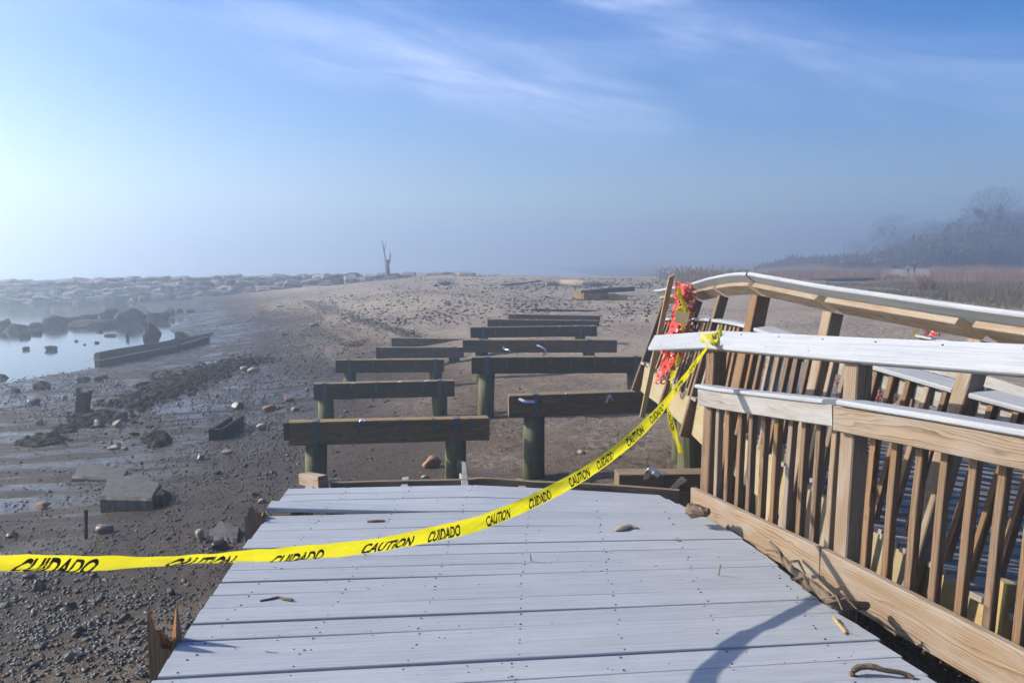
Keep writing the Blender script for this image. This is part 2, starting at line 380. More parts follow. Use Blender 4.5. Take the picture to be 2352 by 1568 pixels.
def sand_mat():
    m, b, p = mat('beach_sand')
    pos = b.add('ShaderNodeNewGeometry').outputs['Position']
    sp = b.add('ShaderNodeSeparateXYZ'); b.link(pos, sp.inputs[0]); z = sp.outputs[2]
    big = b.noise(pos, 0.22, 4, 0.55); med = b.noise(pos, 1.3, 4, 0.6)
    strk = b.noise(b.mapping(pos, rot=(0,0,R(12)), scale=(0.22, 1.5, 1)), 1.0, 5, 0.6)
    fine = b.noise(pos, 9, 7, 0.75); grain = b.noise(pos, 70, 5, 0.75)
    zz = b.math('ADD', z, b.math('MULTIPLY', b.math('SUBTRACT', big, 0.5), 0.55))
    dry = b.mr(zz, 0.55, 1.0)
    pale = b.mr(b.math('ADD', z, b.math('MULTIPLY', b.math('SUBTRACT', med, 0.5), 0.5)), 0.85, 1.4)
    cw = b.mix(b.mr(med, 0.35, 0.7), (0.064,0.047,0.034), (0.041,0.031,0.023))
    cd = b.mix(b.mr(fine, 0.35, 0.7), (0.39,0.325,0.255), (0.23,0.185,0.14))
    cm = b.mix(b.mr(fine, 0.35, 0.7), (0.155,0.115,0.08), (0.095,0.07,0.049))
    c = b.mix(dry, cw, cm); c = b.mix(pale, c, cd)
    c = b.mix(b.mr(grain, 0.52, 0.66, 0, 0.75), c, b.mix(dry, (0.03,0.027,0.025), (0.13,0.10,0.08)))
    c = b.mix(b.mr(grain, 0.33, 0.26, 0, 0.5), c, b.mix(dry, (0.11,0.10,0.09), (0.42,0.37,0.31)))
    # shingle patches on the upper beach
    peb = b.add('ShaderNodeTexVoronoi'); peb.inputs['Scale'].default_value = 9.0; b.link(pos, peb.inputs['Vector'])
    pm = b.math('MULTIPLY', b.mr(big, 0.46, 0.6), dry)
    pc = b.ramp(peb.outputs['Color'], [(0.1,(0.08,0.07,0.06)),(0.5,(0.2,0.165,0.13)),(0.9,(0.36,0.3,0.24))])
    c = b.mix(b.math('MULTIPLY', pm, 0.55), c, pc)
    # grassland tint far right
    land = b.math('MULTIPLY', b.mr(b.math('ADD', sp.outputs[0], b.math('MULTIPLY', med, 8.0)), 24, 34), b.mr(sp.outputs[1], 26, 36))
    path = b.mr(b.math('ABSOLUTE', b.math('MULTIPLY_ADD', sp.outputs[1], -0.478, sp.outputs[0])), 3.2, 2.0); path = b.math('MULTIPLY', path, b.mr(sp.outputs[1], 62, 68))
    land = b.math('MULTIPLY', land, b.math('SUBTRACT', 1.0, path))
    c = b.mix(b.math('MULTIPLY', land, 0.75), c, b.mix(b.mr(fine, .35, .7), (0.10,0.07,0.042), (0.05,0.042,0.028)))
    b.link(c, p.inputs['Base Color'])
    film = b.math('MULTIPLY', b.mr(strk, 0.44, 0.56), b.mr(zz, 0.62, 0.34))
    film = b.math('MULTIPLY', film, b.mr(fine, 0.75, 0.5, 0.6, 1.0))
    rw = b.math('MULTIPLY_ADD', film, -0.46, 0.56)
    rough = b.math('MAXIMUM', rw, b.math('MULTIPLY', dry, 0.92))
    b.link(rough, p.inputs['Roughness']); b.link(b.math('MULTIPLY_ADD', film, 0.42, 0.10), p.inputs['Specular IOR Level'])
    h = b.math('ADD', b.math('MULTIPLY', fine, 1.0), b.math('MULTIPLY', grain, 0.3))
    h = b.math('ADD', h, b.math('MULTIPLY', b.math('SUBTRACT', 1.0, b.mr(peb.outputs['Distance'], 0, .6)), b.math('MULTIPLY', pm, 0.5)))
    h = b.math('MULTIPLY', h, b.math('SUBTRACT', 1.0, b.math('MULTIPLY', film, 0.93)))
    b.link(b.bump(h, 0.85, 0.07), p.inputs['Normal'])
    return m
M['sand'] = sand_mat()

def water_mat():
    m, b, p = mat('still_grey_water')
    pos = b.add('ShaderNodeNewGeometry').outputs['Position']
    p.inputs['Base Color'].default_value = (0.045,0.05,0.052,1); p.inputs['Roughness'].default_value = 0.03
    p.inputs['IOR'].default_value = 1.33; p.inputs['Specular IOR Level'].default_value = 0.9
    n = b.noise(b.mapping(pos, rot=(0,0,R(-8)), scale=(0.7, 3.0, 1)), 1.6, 4, 0.55)
    b.link(b.bump(n, 0.16, 0.03), p.inputs['Normal'])
    return m
M['water'] = water_mat()

# ------------------------------------------------------------------ terrain
def hash2(ix, iy, s):
    h = (ix*374761393+iy*668265263+s*1442695041) & 0x7fffffff
    h = ((h ^ (h >> 13))*1274126177) & 0x7fffffff
    return ((h ^ (h >> 16)) & 0xffff)/65535.0
def vnoise(x, y, s=0):
    x = np.asarray(x, float); y = np.asarray(y, float)
    ix = np.floor(x).astype(np.int64); iy = np.floor(y).astype(np.int64); fx = x-ix; fy = y-iy
    fx = fx*fx*(3-2*fx); fy = fy*fy*(3-2*fy)
    a = hash2(ix,iy,s); b = hash2(ix+1,iy,s); c = hash2(ix,iy+1,s); d = hash2(ix+1,iy+1,s)
    return (a*(1-fx)+b*fx)*(1-fy)+(c*(1-fx)+d*fx)*fy
CP = np.array([
 (.1,10.2,.93),(-2.6,9.8,.72),(-.5,10,.85),(-.4,14,.98),(2,14,1.08),(-.9,18,.98),(2,18,1.15),(-3.3,14.3,.6),(-3.7,18,.57),(-1.6,18,.78),
 (-1.5,21.5,.88),(-3.5,21.5,.78),(0,22,1.25),(2.2,22,1.35),(0,25,1.52),(2.5,25,1.55),(1,28,1.6),(3,28,1.62),(1,32,1.68),(3.5,32,1.7),(-3.7,25.5,.98),(-1.6,25.5,1.12),
 (-3.6,27.6,1.15),(-11.7,46,1.45),(-3.1,33.6,1.75),(-6,40,1.75),(5,74,2.3),(-5,74,2.35),(12,74,2.25),(-9,72,2.3),(5,50,1.95),(12,50,2.0),(12,38,1.95),(-3,50,1.95),
 (-17,27.4,0),(-15.0,28.6,-.10),(-16,30,0),(-15.5,34,.02),(-17,42,.0),(-19,50,.02),(-26,60,0),(-29,66,0),(-34,74,0),
 (-11,40,.5),(-8.5,30,.62),(-9.5,24,.28),(-7.5,18,.32),(-5.6,14,.42),(-4.6,10,.55),(-3.6,6,.72),(-2.7,4,.85),(-2.5,2,.9),
 (-10,16,.12),(-13.5,22.5,.06),(-6.2,10,.38),(-24,10,-.2),(-20,22,-.25),(-22,34,-.5),(-30,42,-.8),(-26,50,-.5),(-40,60,-1.0),(-60,70,-1.2),(-60,30,-1.2),(-12,5,.15),(-20,0,-.2),(-7,3,.45),(-5,-4,.7),
 (-20,70,1.2),(-26,71,.6),(-12,58,1.35),(-16,52,.9),(-20,60,.85),
 (8,92,1.6),(0,90,1.5),(-12,84,.6),(-30,84,-.8),(10,115,-.4),(0,130,-1),(30,125,.6),(57,130,3.1),(45,130,3.05),(45,95,1.9),(62,95,2.0),(80,80,2.1),(62,150,3.3),(90,150,2.6),(120,120,2.6),(25,50,2.1),(35,60,2.1),(20,72,2.1),(27,84,2.0),(33,105,1.9),(22,34,1.95),(15,28,1.8),(8,20,1.45),(6,12,1.2),(8,5,1.3),(20,15,1.8),(4,2,1.1),(1,2,1.0),(1,5,1.0),(0,-3,1),(30,0,2.0),(0,-30,1.2),(-30,-30,-.5),(40,-30,2.2),
 (-100,100,-1.3),(0,200,-1.3),(-150,0,-1.3),(80,220,2.4),(150,150,3),(160,0,3)], float)
def _phi(r2): return np.sqrt(r2+2.0)
_D = ((CP[:,None,:2]-CP[None,:,:2])**2).sum(2)
_W = np.linalg.solve(np.block([[_phi(_D)-np.eye(len(CP))*0.6, np.ones((len(CP),1))],[np.ones((1,len(CP))), np.zeros((1,1))]]), np.append(CP[:,2], 0))
def H(x, y, fine=True):
    x = np.asarray(x, float); y = np.asarray(y, float); sh = x.shape
    xf = np.clip(x.ravel(), -160, 170); yf = np.clip(y.ravel(), -40, 230); z = np.full(len(xf), _W[-1])
    for i in range(len(CP)): z += _W[i]*_phi((xf-CP[i,0])**2+(yf-CP[i,1])**2)
    z = np.clip(z, -1.5, 3.6).reshape(sh)
    wet = np.clip((z-0.1)/1.2, 0.12, 1)
    z = z+(vnoise(x*.35, y*.35, 1)-.5)*0.16*wet+(vnoise(x*1.1, y*1.1, 2)-.5)*0.05*wet
    if fine:
        near = np.clip(1-np.hypot(x, y)/70, 0, 1)
        z = z+((vnoise(x*4.3, y*4.3, 3)-.5)*0.055+(vnoise(x*9.7, y*9.7, 4)-.5)*0.04)*wet*near
    return z
def Hs(x, y): return float(H(np.array([x]), np.array([y]), True)[0])
def ground(px, py, dz=0.0):
    """where the sight line through (px,py) meets the beach"""
    v = (py-CY)/FPX; u = (px-CX)/FPX
    fy = math.cos(PITCH)-v*math.sin(PITCH); fz = -math.sin(PITCH)-v*math.cos(PITCH)
    k = np.geomspace(2.5, 260, 700)
    zz = EYE+fz*k; hh = H(u*k, fy*k, False)
    i = np.argmax(zz < np.maximum(hh, 0.0))
    if zz[i] >= max(hh[i], 0): i = len(k)-1
    return Vector((u*k[i], fy*k[i], max(Hs(u*k[i], fy*k[i]), 0.0)+dz))
def ground_many(PX, PY):
    PX = np.asarray(PX, float); PY = np.asarray(PY, float)
    v = (PY-CY)/FPX; u = (PX-CX)/FPX
    fy = math.cos(PITCH)-v*math.sin(PITCH); fz = -math.sin(PITCH)-v*math.cos(PITCH)
    k = np.geomspace(2.5, 120, 90)
    X = u[:,None]*k; Y = fy[:,None]*k; Z = EYE+fz[:,None]*k; hh = H(X, Y, False)
    hit = Z < hh; i = np.argmax(hit, 1); ok = hit.any(1) & (i > 0); i1 = np.maximum(i, 1); ar = np.arange(len(u))
    d0 = (Z-hh)[ar, i1-1]; d1 = (Z-hh)[ar, i1]; t = d0/(d0-d1+1e-9)
    kk = k[i1-1]+(k[i1]-k[i1-1])*t
    return u*kk, fy*kk, ok
def make_ground():
    t = np.linspace(-1, 1, 560); X = np.sinh(t*5.3)/np.sinh(5.3)*680+(1-np.abs(t))*0-3
    s = np.linspace(0, 1, 640); Y = -12+(np.sinh(s*4.6)/np.sinh(4.6))*690
    gx, gy = np.meshgrid(X, Y); gz = H(gx, gy)
    V = np.stack([gx.ravel(), gy.ravel(), gz.ravel()], 1)
    n, mm = gx.shape; idx = np.arange(n*mm).reshape(n, mm)
    F = np.stack([idx[:-1,:-1].ravel(), idx[:-1,1:].ravel(), idx[1:,1:].ravel(), idx[1:,:-1].ravel()], 1)
    o = np_mesh('beach', V, F, M['sand'], smooth=True); tag(o, 'sand and shingle beach sloping from dry berm to wet tidal flat', 'beach', kind='structure')
make_ground()
w = MB().quad((-690,-12,0),(690,-12,0),(690,690,0),(-690,690,0)); tag(w.build('water', M['water']), 'calm pale water of the cove and the bay behind the beach', 'water', kind='structure')

def make_haze():
    m = bpy.data.materials.new('morning_haze'); m.use_nodes = True; b = NB(m.node_tree)
    b.n.remove(b.n['Principled BSDF'])
    v = b.add('ShaderNodeVolumePrincipled'); v.inputs['Color'].default_value = (0.79,0.90,1.0,1)
    v.inputs['Density'].default_value = 0.0066; v.inputs['Anisotropy'].default_value = 0.75
    b.link(v.outputs[0], b.n['Material Output'].inputs['Volume'])
    bm = bmesh.new(); bmesh.ops.create_cube(bm, size=1.0)
    for q in bm.verts: q.co = Vector((q.co.x*1440, q.co.y*760+340, -2.8+(q.co.z+.5)*(2.8+26)))
    me = bpy.data.meshes.new('haze'); bm.to_mesh(me); bm.free(); me.materials.append(m)
    o = bpy.data.objects.new('haze', me); C.objects.link(o); tag(o, 'pale morning haze lying over the beach and bay', 'haze', kind='stuff')
make_haze()

# ------------------------------------------------------------------ the deck the photograph is taken from
DZ = EYE-1.48
def tab(y, t): return float(np.interp(y, [a[0] for a in t], [a[1] for a in t]))
LEFT = [(1117,660),(1165,622),(1185,612),(1250,565),(1340,503),(1427,445),(1568,350),(1800,195)]
RIGHT = [(1127,1540),(1160,1600),(1190,1640),(1225,1690),(1275,1760),(1365,1860),(1425,1955),(1568,2150),(1800,2480)]
def edge_world(t): return [pt(px, py, z=DZ) for (py, px) in t]
EL = [(p.y, p.x) for p in reversed(edge_world(LEFT))]; ER = [(p.y, p.x) for p in reversed(edge_world(RIGHT))]
def ex(t, y):
    if y < t[0][0]:
        s = (t[1][1]-t[0][1])/(t[1][0]-t[0][0]); return t[0][1]+s*(y-t[0][0])
    if y > t[-1][0]:
        s = (t[-1][1]-t[-2][1])/(t[-1][0]-t[-2][0]); return t[-1][1]+s*(y-t[-1][0])
    return tab(y, t)
deck = empty('deck', (0, 3, DZ), 'grey composite plank walkway deck with a broken far end, crossed by yellow tape', 'boardwalk')
def deck_z(x, y):
    far = max(0, (y-4.0)/1.4)
    return DZ-0.014-0.075*far*far*max(0, (x+0.2))/1.2-0.02*far*max(0, -(x+.4))
PW = 0.1395
y0 = 5.415; k = 0; ys = []
while y0 > -1.2:
    ys.append(y0); y0 -= PW+[0.003,0.005,0.0035,0.008,0.003,0.0055,0.004][k%7]; k += 1
rr = random.Random(3)
for i, yc in enumerate(ys):
    yc -= PW/2
    sl_ = interp(yc, [1.0, 2.9, 3.8, 4.8, 5.4], [0.12, 0.115, 0.080, 0.045, 0.0])
    dz = rr.uniform(-.0025, .0025); lift = 0.0
    if i == 3: lift = 0.045
    if i in (7, 13, 16): dz += 0.007
    if i == 19: dz += 0.005
    # ends: solve so that the plank ends on the traced edges
    xl = ex(EL, yc); xr = ex(ER, yc)
    for _ in range(3): xl = ex(EL, yc+sl_*xl); xr = ex(ER, yc+sl_*xr)
    xl += rr.uniform(-.006, .006)
    if i <= 3: xl += 0.0
    pts = []
    for q in range(9):
        t = q/8; x = xl+(xr-xl)*t; y = yc+sl_*x
        if yc > 4.6: y -= 0.012*(1-((x-.1)/1.2)**2)*-1*(yc-4.6)
        z = deck_z(x, y)+dz+lift*max(0, 1-t*2.4)**1.3+0.0015*math.sin(x*2.3+i*1.7)
        pts.append((x, y, z))
    rskew = (ex(ER, yc+sl_*xr+PW/2)-ex(ER, yc+sl_*xr-PW/2))/2
    lskew = (ex(EL, yc+sl_*xl+PW/2)-ex(EL, yc+sl_*xl-PW/2))/2*0.35
    mb = MB().sweep(pts, PW, 0.026, ch=0.003, cut0=-lskew, cut1=-rskew)
    # screw heads
    nf = len(mb.f)
    nx = -1.12+0.0*yc
    for c in range(7):
        xs = -1.20+0.405*c+rr.uniform(-.01,.01)+0.05*(yc-3)
        if xs < xl+.02 or xs > xr-.02: continue
        for dy in (-.048, .048):
            if rr.random() < .05: continue
            x = xs+rr.uniform(-.006,.006); y = yc+sl_*x+dy; z = deck_z(x, y)+dz+lift*max(0, 1-(x-xl)/(xr-xl)*2.4)**1.3+.0135
            mb.tube([(x,y,z-.003),(x,y,z+.0012)], .0044, 6)
    for q in range(nf, len(mb.f)): mb.mi[q] = 1
    mb.build('plank', [M['plank'], M['nail']], deck)
# joists, header boards and hardware beyond the broken end
for (px, ext, wd, mt, tz) in [(712,.24,.055,'rail_gray',.02),(785,.17,.05,'pile',-.01),(932,.27,.05,'rail_gray',-.01),(1073,.42,.05,'rail_gray',.035),(1207,.26,.05,'fresh',-.01),(1345,.22,.05,'beamtop',-.02),(1490,.30,.06,'fresh',-.05)]:
    a = pt(px, 1112, z=DZ-.03); zt = deck_z(a.x, 5.3)-.035
    d = Vector((-.09, 1, 0)).normalized()
    mb = MB().sweep([Vector((a.x,5.40,zt-.09))-d*5.5, Vector((a.x,5.40,zt-.09)), Vector((a.x,5.40,zt-.09+tz*.5))+d*ext*1.1, Vector((a.x,5.40,zt-.09+tz))+d*ext*1.75], wd, .18, ch=.004, cut1=random.uniform(-.02,.02))
    mb.build('joist', M[mt], deck)
hb = [pt(760,1112,Y=5.62), pt(860,1108,Y=5.66), pt(1060,1104,Y=5.70), pt(1110,1100,Y=5.70), pt(1215,1108,Y=5.66), pt(1300,1111,Y=5.62), pt(1440,1119,Y=5.56), pt(1560,1128,Y=5.5)]
hb = [p-Vector((0,0,.055)) for p in hb]
MB().sweep(spline(hb, 3), .036, .135, ch=.003).build('header_board', M['beamtop'], deck)
MB().sweep([pt(700,1083,Y=5.9)+Vector((0,0,-.05)), pt(742,1090,Y=5.55)+Vector((0,0,-.05))], .09, .085, ch=.005, cut1=.03).build('split_block', M['rail'], deck, label='pale split block end standing above the deck corner')
for x in (-1.05, .15, 1.1):
    MB().tube([(x,5.1,DZ-.25),(x,5.1,Hs(x,5.1)-.3)], .13, 14).build('pile', M['pile'], deck, smooth=False)
    MB().tube([(x+.1,1.4,DZ-.25),(x+.1,1.4,Hs(x,1.4)-.3)], .13, 14).build('pile', M['pile'], deck)
for (px,py,Y,dx,dy,dz_) in [(742,1098,5.8,.12,-.03,.0),(752,1106,5.75,.16,.0,.0),(1108,1082,5.95,.22,-.04,-.01),(1115,1092,5.9,.24,-.02,-.01),(1056,1086,5.85,.0,-.02,.08)]:
    a = pt(px,py,Y=Y); MB().sweep([a, a+Vector((dx*.5,dy,dz_)), a+Vector((dx,dy*.4,dz_*1.3-.004))], .03, .004, ch=.001).build('bent_bracket', M['strap'], deck)

# splintered stubs on the left edge of the deck
def splinter_post(px, py_top, py_base, Y, spikes, label):
    a = pt(px, py_base, Y=Y)
    o = empty('broken_post', (a.x, a.y, a.z), label, 'broken post', 'broken railing posts at the left edge of the deck')
    # jagged four-sided shell: outer wood up to uneven spikes
    mb = MB(); N = 28; hw = .047
    gz = Hs(a.x, a.y)-.2
    ring = []
    for i in range(N):
        t = i/N*4; s = int(t); f = t-s
        c = [(-1,-1),(1,-1),(1,1),(-1,1),(-1,-1)]
        x = c[s][0]+(c[s+1][0]-c[s][0])*f; y = c[s][1]+(c[s+1][1]-c[s][1])*f
        ring.append((x*hw, y*hw))
    tops = []
    rg = random.Random(int(px))
    for (x, y) in ring:
        h = 0.02
        for (sx, sy, sh, sr) in spikes:
            d = math.hypot(x/hw-sx, (y/hw-sy)*.8)
            h = max(h, sh*max(0, 1-d/sr))
        tops.append(h+rg.uniform(0,.025))
    base = len(mb.v)
    for sc, key in ((1,0),(1,1),(.55,2),(.5,3)):
        for i, (x, y) in enumerate(ring):
            z = gz-a.z if key == 0 else (tops[i] if key == 1 else (min(tops[i]*.55, .12)-.02 if key == 2 else -.03+rg.uniform(-.01,.03)))
            lean = .05*max(0, z)
            mb.v.append(Vector((a.x+x*sc-lean*.4, a.y+y*sc, a.z+z)))
    for r_ in range(3):
        for i in range(N):
            j = (i+1)%N
            mb.f.append((r_*N+i, r_*N+j, (r_+1)*N+j, (r_+1)*N+i)); mb.mi.append(0 if r_ == 0 else 1)
            u = i/N*.38; u2 = (i+1)/N*.38
            if r_ == 0: mb.uv += [(0,u),(0,u2),(1.2,u2),(1.2,u)]
            else: mb.uv += [(0,u),(0,u2),(.08,u2),(.08,u)]
    mb.f.append(tuple(3*N+i for i in range(N))); mb.mi.append(1); mb.uv += [(x, y) for x, y in ring]
    mb.build('stub', [M['post'], M['torn']], o)
    mb = MB()
    for i in range(60):
        x = rg.uniform(-.035,.035); y = rg.uniform(-.035,.035); h = rg.uniform(.02,.10)
        b0 = Vector((a.x+x, a.y+y, a.z-.02)); tp = b0+Vector((rg.uniform(-.02,.02), rg.uniform(-.02,.02), h))
        w_ = Vector((.004,.002,0)); mb.tri(b0-w_, b0+w_, tp); mb.tri(b0-Vector((0,.004,0)), b0+Vector((0,.004,0)), tp)
    mb.build('torn_fibres', M['torn'], o)
splinter_post(383, 1385, 1500, 3.12, [(-1,-.6,.20,1.25),(-.9,.9,.08,.8),(1,.2,.21,.55),(1,-.8,.05,.8)], 'splintered post stub nearest the camera with two tall jagged spikes')
splinter_post(587, 1155, 1196, 4.72, [(0,-1,.10,.9),(-1,0,.05,.8),(.9,.3,.05,.6)], 'short torn post stub beside the raised far planks')

# ------------------------------------------------------------------ beams of the stripped boardwalk
BH = 0.27
def make_beam(spec):
    name_lab, (xl, yl, zl), (xr, yr, zr), piles, dark, nstr = spec
    o = empty('pier_beam', (xl, yl, zl-BH), name_lab, 'timber beam', 'bare beams of the stripped boardwalk')
    A = Vector((xl,yl,zl-BH/2)); B = Vector((xr,yr,zr-BH/2)); d = (B-A).normalized(); f = d.cross(Vector((0,0,1))).normalized()   # f faces the camera side
    if f.y > 0: f = -f
    wd = .21
    MB().sweep([A-f*wd/2, (A+B)/2-f*wd/2, B-f*wd/2], wd, BH, ch=.008, cut0=random.uniform(-.01,.01)).build('timber', M['beam' if dark else 'beam2'], o)
    MB().sweep([A-f*(wd/2)+Vector((0,0,BH/2+.004)), (A+B)/2-f*(wd/2)+Vector((0,0,BH/2+.005)), B-f*(wd/2)+Vector((0,0,BH/2+.004))], wd-.012, .008, ch=.002).build('sunlit_top', M['beamtop'], o)  # thin paler sheet: sunlight on the beam top put into its colour
    rg = random.Random(int(abs(xl*100+yl*10)))
    for (t, r, zt) in piles:
        c = A+(B-A)*t-f*wd*.55; g = Hs(c.x, c.y)-.25
        if c.z-BH/2 > g+.05:
            ln = rg.uniform(-.03,.03)
            MB().tube([(c.x+ln,c.y,g),(c.x+ln*.5,c.y,(g+c.z)/2),(c.x,c.y,c.z-BH/2-.004)], [r*.95,r*.92,r*.9], 18, .03, seed=rg.randint(0,99)).build('pile', M['pile'], o, smooth=True)
        st = c+f*(wd*.55+.006); sw = .05
        s = MB().sweep([st+Vector((0,0,-BH/2-zt)), st+Vector((0,0,0)), st+Vector((0,0,BH/2+.012))], sw*1.4, .006, up=f, ch=.001)
        s.sweep([st+Vector((0,0,BH/2+.014))+f*.003, st+Vector((0,0,BH/2+.014))-f*(wd+.01)], sw*1.4, .006, ch=.001)
        s.build('pile_strap', M['strap'], o)
    L = (B-A).length
    for i in range(nstr):
        t = (i+.6+rg.uniform(-.12,.12))/nstr
        p = A+(B-A)*t+f*.006; top = BH/2+.006
        if any(abs(t-q[0]) < .045 for q in piles): continue
        dn = rg.uniform(.10,.17); lean = rg.uniform(-.02,.02)
        kind = rg.random()
        P = [p+Vector((0,0,top-dn-.02)), p+d*lean*.3+Vector((0,0,top-dn*.5)), p+d*lean+Vector((0,0,top))]
        if kind < .45: P += [P[-1]-f*.03+Vector((0,0,.006)), P[-1]-f*.10+Vector((0,0,.004))]
        elif kind < .85: P += [P[-1]+f*.01+Vector((0,0,.02))+d*.02, P[-1]+f*.05+d*rg.uniform(-.05,.09)+Vector((0,0,rg.uniform(0,.03)))]
        mt = 'strapbright' if (kind >= .45 and kind < .85 and rg.random() < .7) else 'strap'
        ups = [f]*3+[f*.6+Vector((0,0,.8))]*(len(P)-3)
        MB().sweep(P[:3], .036, .004, up=f, ch=.001).build('joist_strap', M['strap'], o)
        if len(P) > 3: MB().sweep(P[2:], .036, .004, up=Vector((0,0,1))+f*.5, ch=.001).build('bent_strap', M[mt], o)
    return o
M['beam2'] = wood('brown_treated_beam_wood', (0.40,0.26,0.12), (0.28,0.175,0.075), (0.11,0.065,0.028), 60, 0.9, weather=(0.13,0.10,0.065), wf=0.35)
beams = [
 ('long weathered beam nearest the deck end on the left, on two green piles', (-2.64,9.7,1.69), (-.28,10.2,1.65), [(.125,.145,.45),(.83,.145,.5)], False, 5),
 ('heavy brown beam right of centre, its square end nearest the deck', (-.03,10.2,1.93), (2.5,10.6,1.95), [(.13,.15,.28),(.9,.15,.25)], False, 6),
 ('second beam from the deck in the left row, dark with curled straps', (-3.45,14.3,1.47), (-1.01,14.5,1.50), [(.075,.15,.3),(.89,.15,.35)], True, 6),
 ('very dark beam in the right row, second from the deck', (-.68,14.0,1.97), (2.27,14.1,1.97), [(.085,.15,.3),(.95,.15,.4)], True, 8),
 ('third beam from the deck in the left row', (-3.82,17.9,1.46), (-1.49,18.0,1.46), [(.12,.15,.25),(.92,.15,.25)], True, 5),
 ('third beam in the right row with two long dangling bright straps', (-1.09,18.3,1.86), (2.34,18.4,1.85), [(.12,.15,.25),(.82,.15,.25)], False, 9),
 ('fourth beam in the left row, low over the sand with a short pile', (-3.55,21.5,1.36), (-1.26,21.6,1.36), [(.02,.15,.05),(.89,.15,.1)], False, 6),
 ('fourth beam in the right row, resting just above the sand', (-1.09,21.8,1.86), (2.25,21.9,1.90), [(.10,.15,.1),(.87,.15,.2)], True, 8),
 ('fifth beam in the left row, half sunk in sand', (-3.7,25.4,1.25), (-1.0,25.5,1.20), [(.07,.12,.0),(.8,.12,.0)], False, 7),
 ('fifth beam in the right row', (-.74,25.0,1.85), (2.65,25.2,1.80), [(.11,.14,.0),(.86,.14,.0)], True, 8),
 ('sixth beam in the right row, low on the shingle', (-.13,28.0,1.82), (3.0,28.2,1.75), [(.1,.14,.0),(.88,.14,.0)], False, 8),
 ('farthest and smallest beam of the right row', (.74,32.0,1.78), (3.3,32.3,1.70), [(.15,.13,.0)], False, 6),
 ('beam lying under the broken right corner of the deck with loose metal straps', (.89,6.75,1.83), (3.1,6.95,1.80), [(.5,.14,.3)], False, 3),
]
beam_objs = [make_beam(s) for s in beams]
# long curled bright straps on two beams
def loose_strap(owner, pix, Y, wd=.035):
    P = spline([pt(x, y, Y=Y+dy) for x, y, dy in pix], 4)
    MB().sweep(P, wd, .003, up=(0.2,-1,.35), ch=.0008).build('dangling_strap', M['strapbright'], owner)
loose_strap(beam_objs[5], [(1155,797,0),(1160,802,-.05),(1168,803,-.1),(1172,808,-.1)], 18.15)
loose_strap(beam_objs[5], [(1233,792,0),(1246,798,-.1),(1254,806,-.15),(1246,818,-.25),(1236,828,-.3)], 18.15)
loose_strap(beam_objs[1], [(1192,915,0),(1205,921,-.05),(1228,922,-.06)], 10.1)
loose_strap(beam_objs[1], [(1392,925,0),(1400,908,-.05),(1408,920,-.06)], 10.15, .03)
loose_strap(beam_objs[12], [(1484,1100,0),(1488,1086,-.05),(1500,1080,-.08),(1514,1092,-.1)], 6.6, .05)
loose_strap(beam_objs[12], [(1545,1122,0),(1560,1108,-.1),(1572,1098,-.15)], 6.5, .05)
a = pt(1012,955,Y=10.0)
o = beam_objs[0]
MB().sweep([pt(652,990,Y=10.05)+Vector((0,.0,0)), pt(652,990,Y=10.05)+Vector((1.1,.25,0))], .07, .22, ch=.006).build('second_ply', M['beam'], o)
MB().sweep([pt(770,830,Y=17.8), pt(764,824,Y=17.85), pt(762,815,Y=17.9)], .06, .01, up=(0,-1,0)).build('bent_strap', M['strap'], beam_objs[4])

# ------------------------------------------------------------------ near railing beside the deck
railA = empty('near_railing', (1.57, 3.77, DZ), 'near wooden railing with a wide sloping pale cap and square balusters beside the deck', 'railing')
def LA(Y):      # centre line of the posts
    return float(np.interp(Y, [1.0,2.45,2.93,3.77,4.95,6.2], [2.56,2.04,1.87,1.57,1.21,.79]))
def PA(Y, z): return Vector((LA(Y), Y, z))
def nrm(Lf, Y):   # horizontal unit normal pointing to the outside (right)
    t = Vector((Lf(Y+.05)-Lf(Y-.05), .1, 0)).normalized(); return Vector((t.y, -t.x, 0))
capz = lambda Y: float(np.interp(Y, [1.0,2.45,3.77,4.95,5.65], [3.33,3.28,3.20,3.135,3.045]))
midz = lambda Y: float(np.interp(Y, [1.0,2.85,3.73,4.9], [3.04,3.0,2.96,2.85]))
rimz = lambda Y: float(np.interp(Y, [1.0,2.9,3.78,4.93], [2.20,2.217,2.247,2.216]))
th = R(40)
def tilt_up(Lf, Y, a): n = nrm(Lf, Y); return Vector((0,0,1))*math.cos(a)-n*math.sin(a)
def slope_cap(parent, Lf, zf, Ys, wd, thk, off, mt, name, a=th, cut0=0, cut1=0):
    P = []; U = []
    for Y in Ys:
        u = tilt_up(Lf, Y, a); P.append(Vector((Lf(Y), Y, zf(Y)))+u*off-nrm(Lf,Y)*0.01); U.append(u)
    mb = MB().sweep(P, wd, thk, ups=U, ch=min(.008, thk*.3), cut0=cut0, cut1=cut1); nf = len(mb.f)
    if name == 'cap_board':
        for Y in np.arange(Ys[0]+.2, Ys[-1], .34):
            for s_ in (-.045, .045):
                u = tilt_up(Lf, Y, a); nn_ = u.cross(Vector((-nrm(Lf,Y).y, nrm(Lf,Y).x, 0))).normalized()
                p = Vector((Lf(Y), Y+s_*.2, zf(Y)))-nrm(Lf,Y)*.01+nn_*s_+u*.0135; mb.tube([p-u*.003, p+u*.001], .0042, 6)
    for q in range(nf, len(mb.f)): mb.mi[q] = 1
    return mb.build(name, [M[mt], M['nail']], parent)
slope_cap(railA, LA, capz, list(np.linspace(4.93, 5.66, 5)), .15, .026, .0, 'cap', 'cap_board', cut1=.05)
slope_cap(railA, LA, capz, list(np.linspace(1.1, 4.925, 14)), .15, .026, .0, 'cap', 'cap_board')
slope_cap(railA, LA, capz, list(np.linspace(4.9, 5.5, 4)), .10, .036, -.033, 'rail_gray', 'top_rail', cut1=.04)
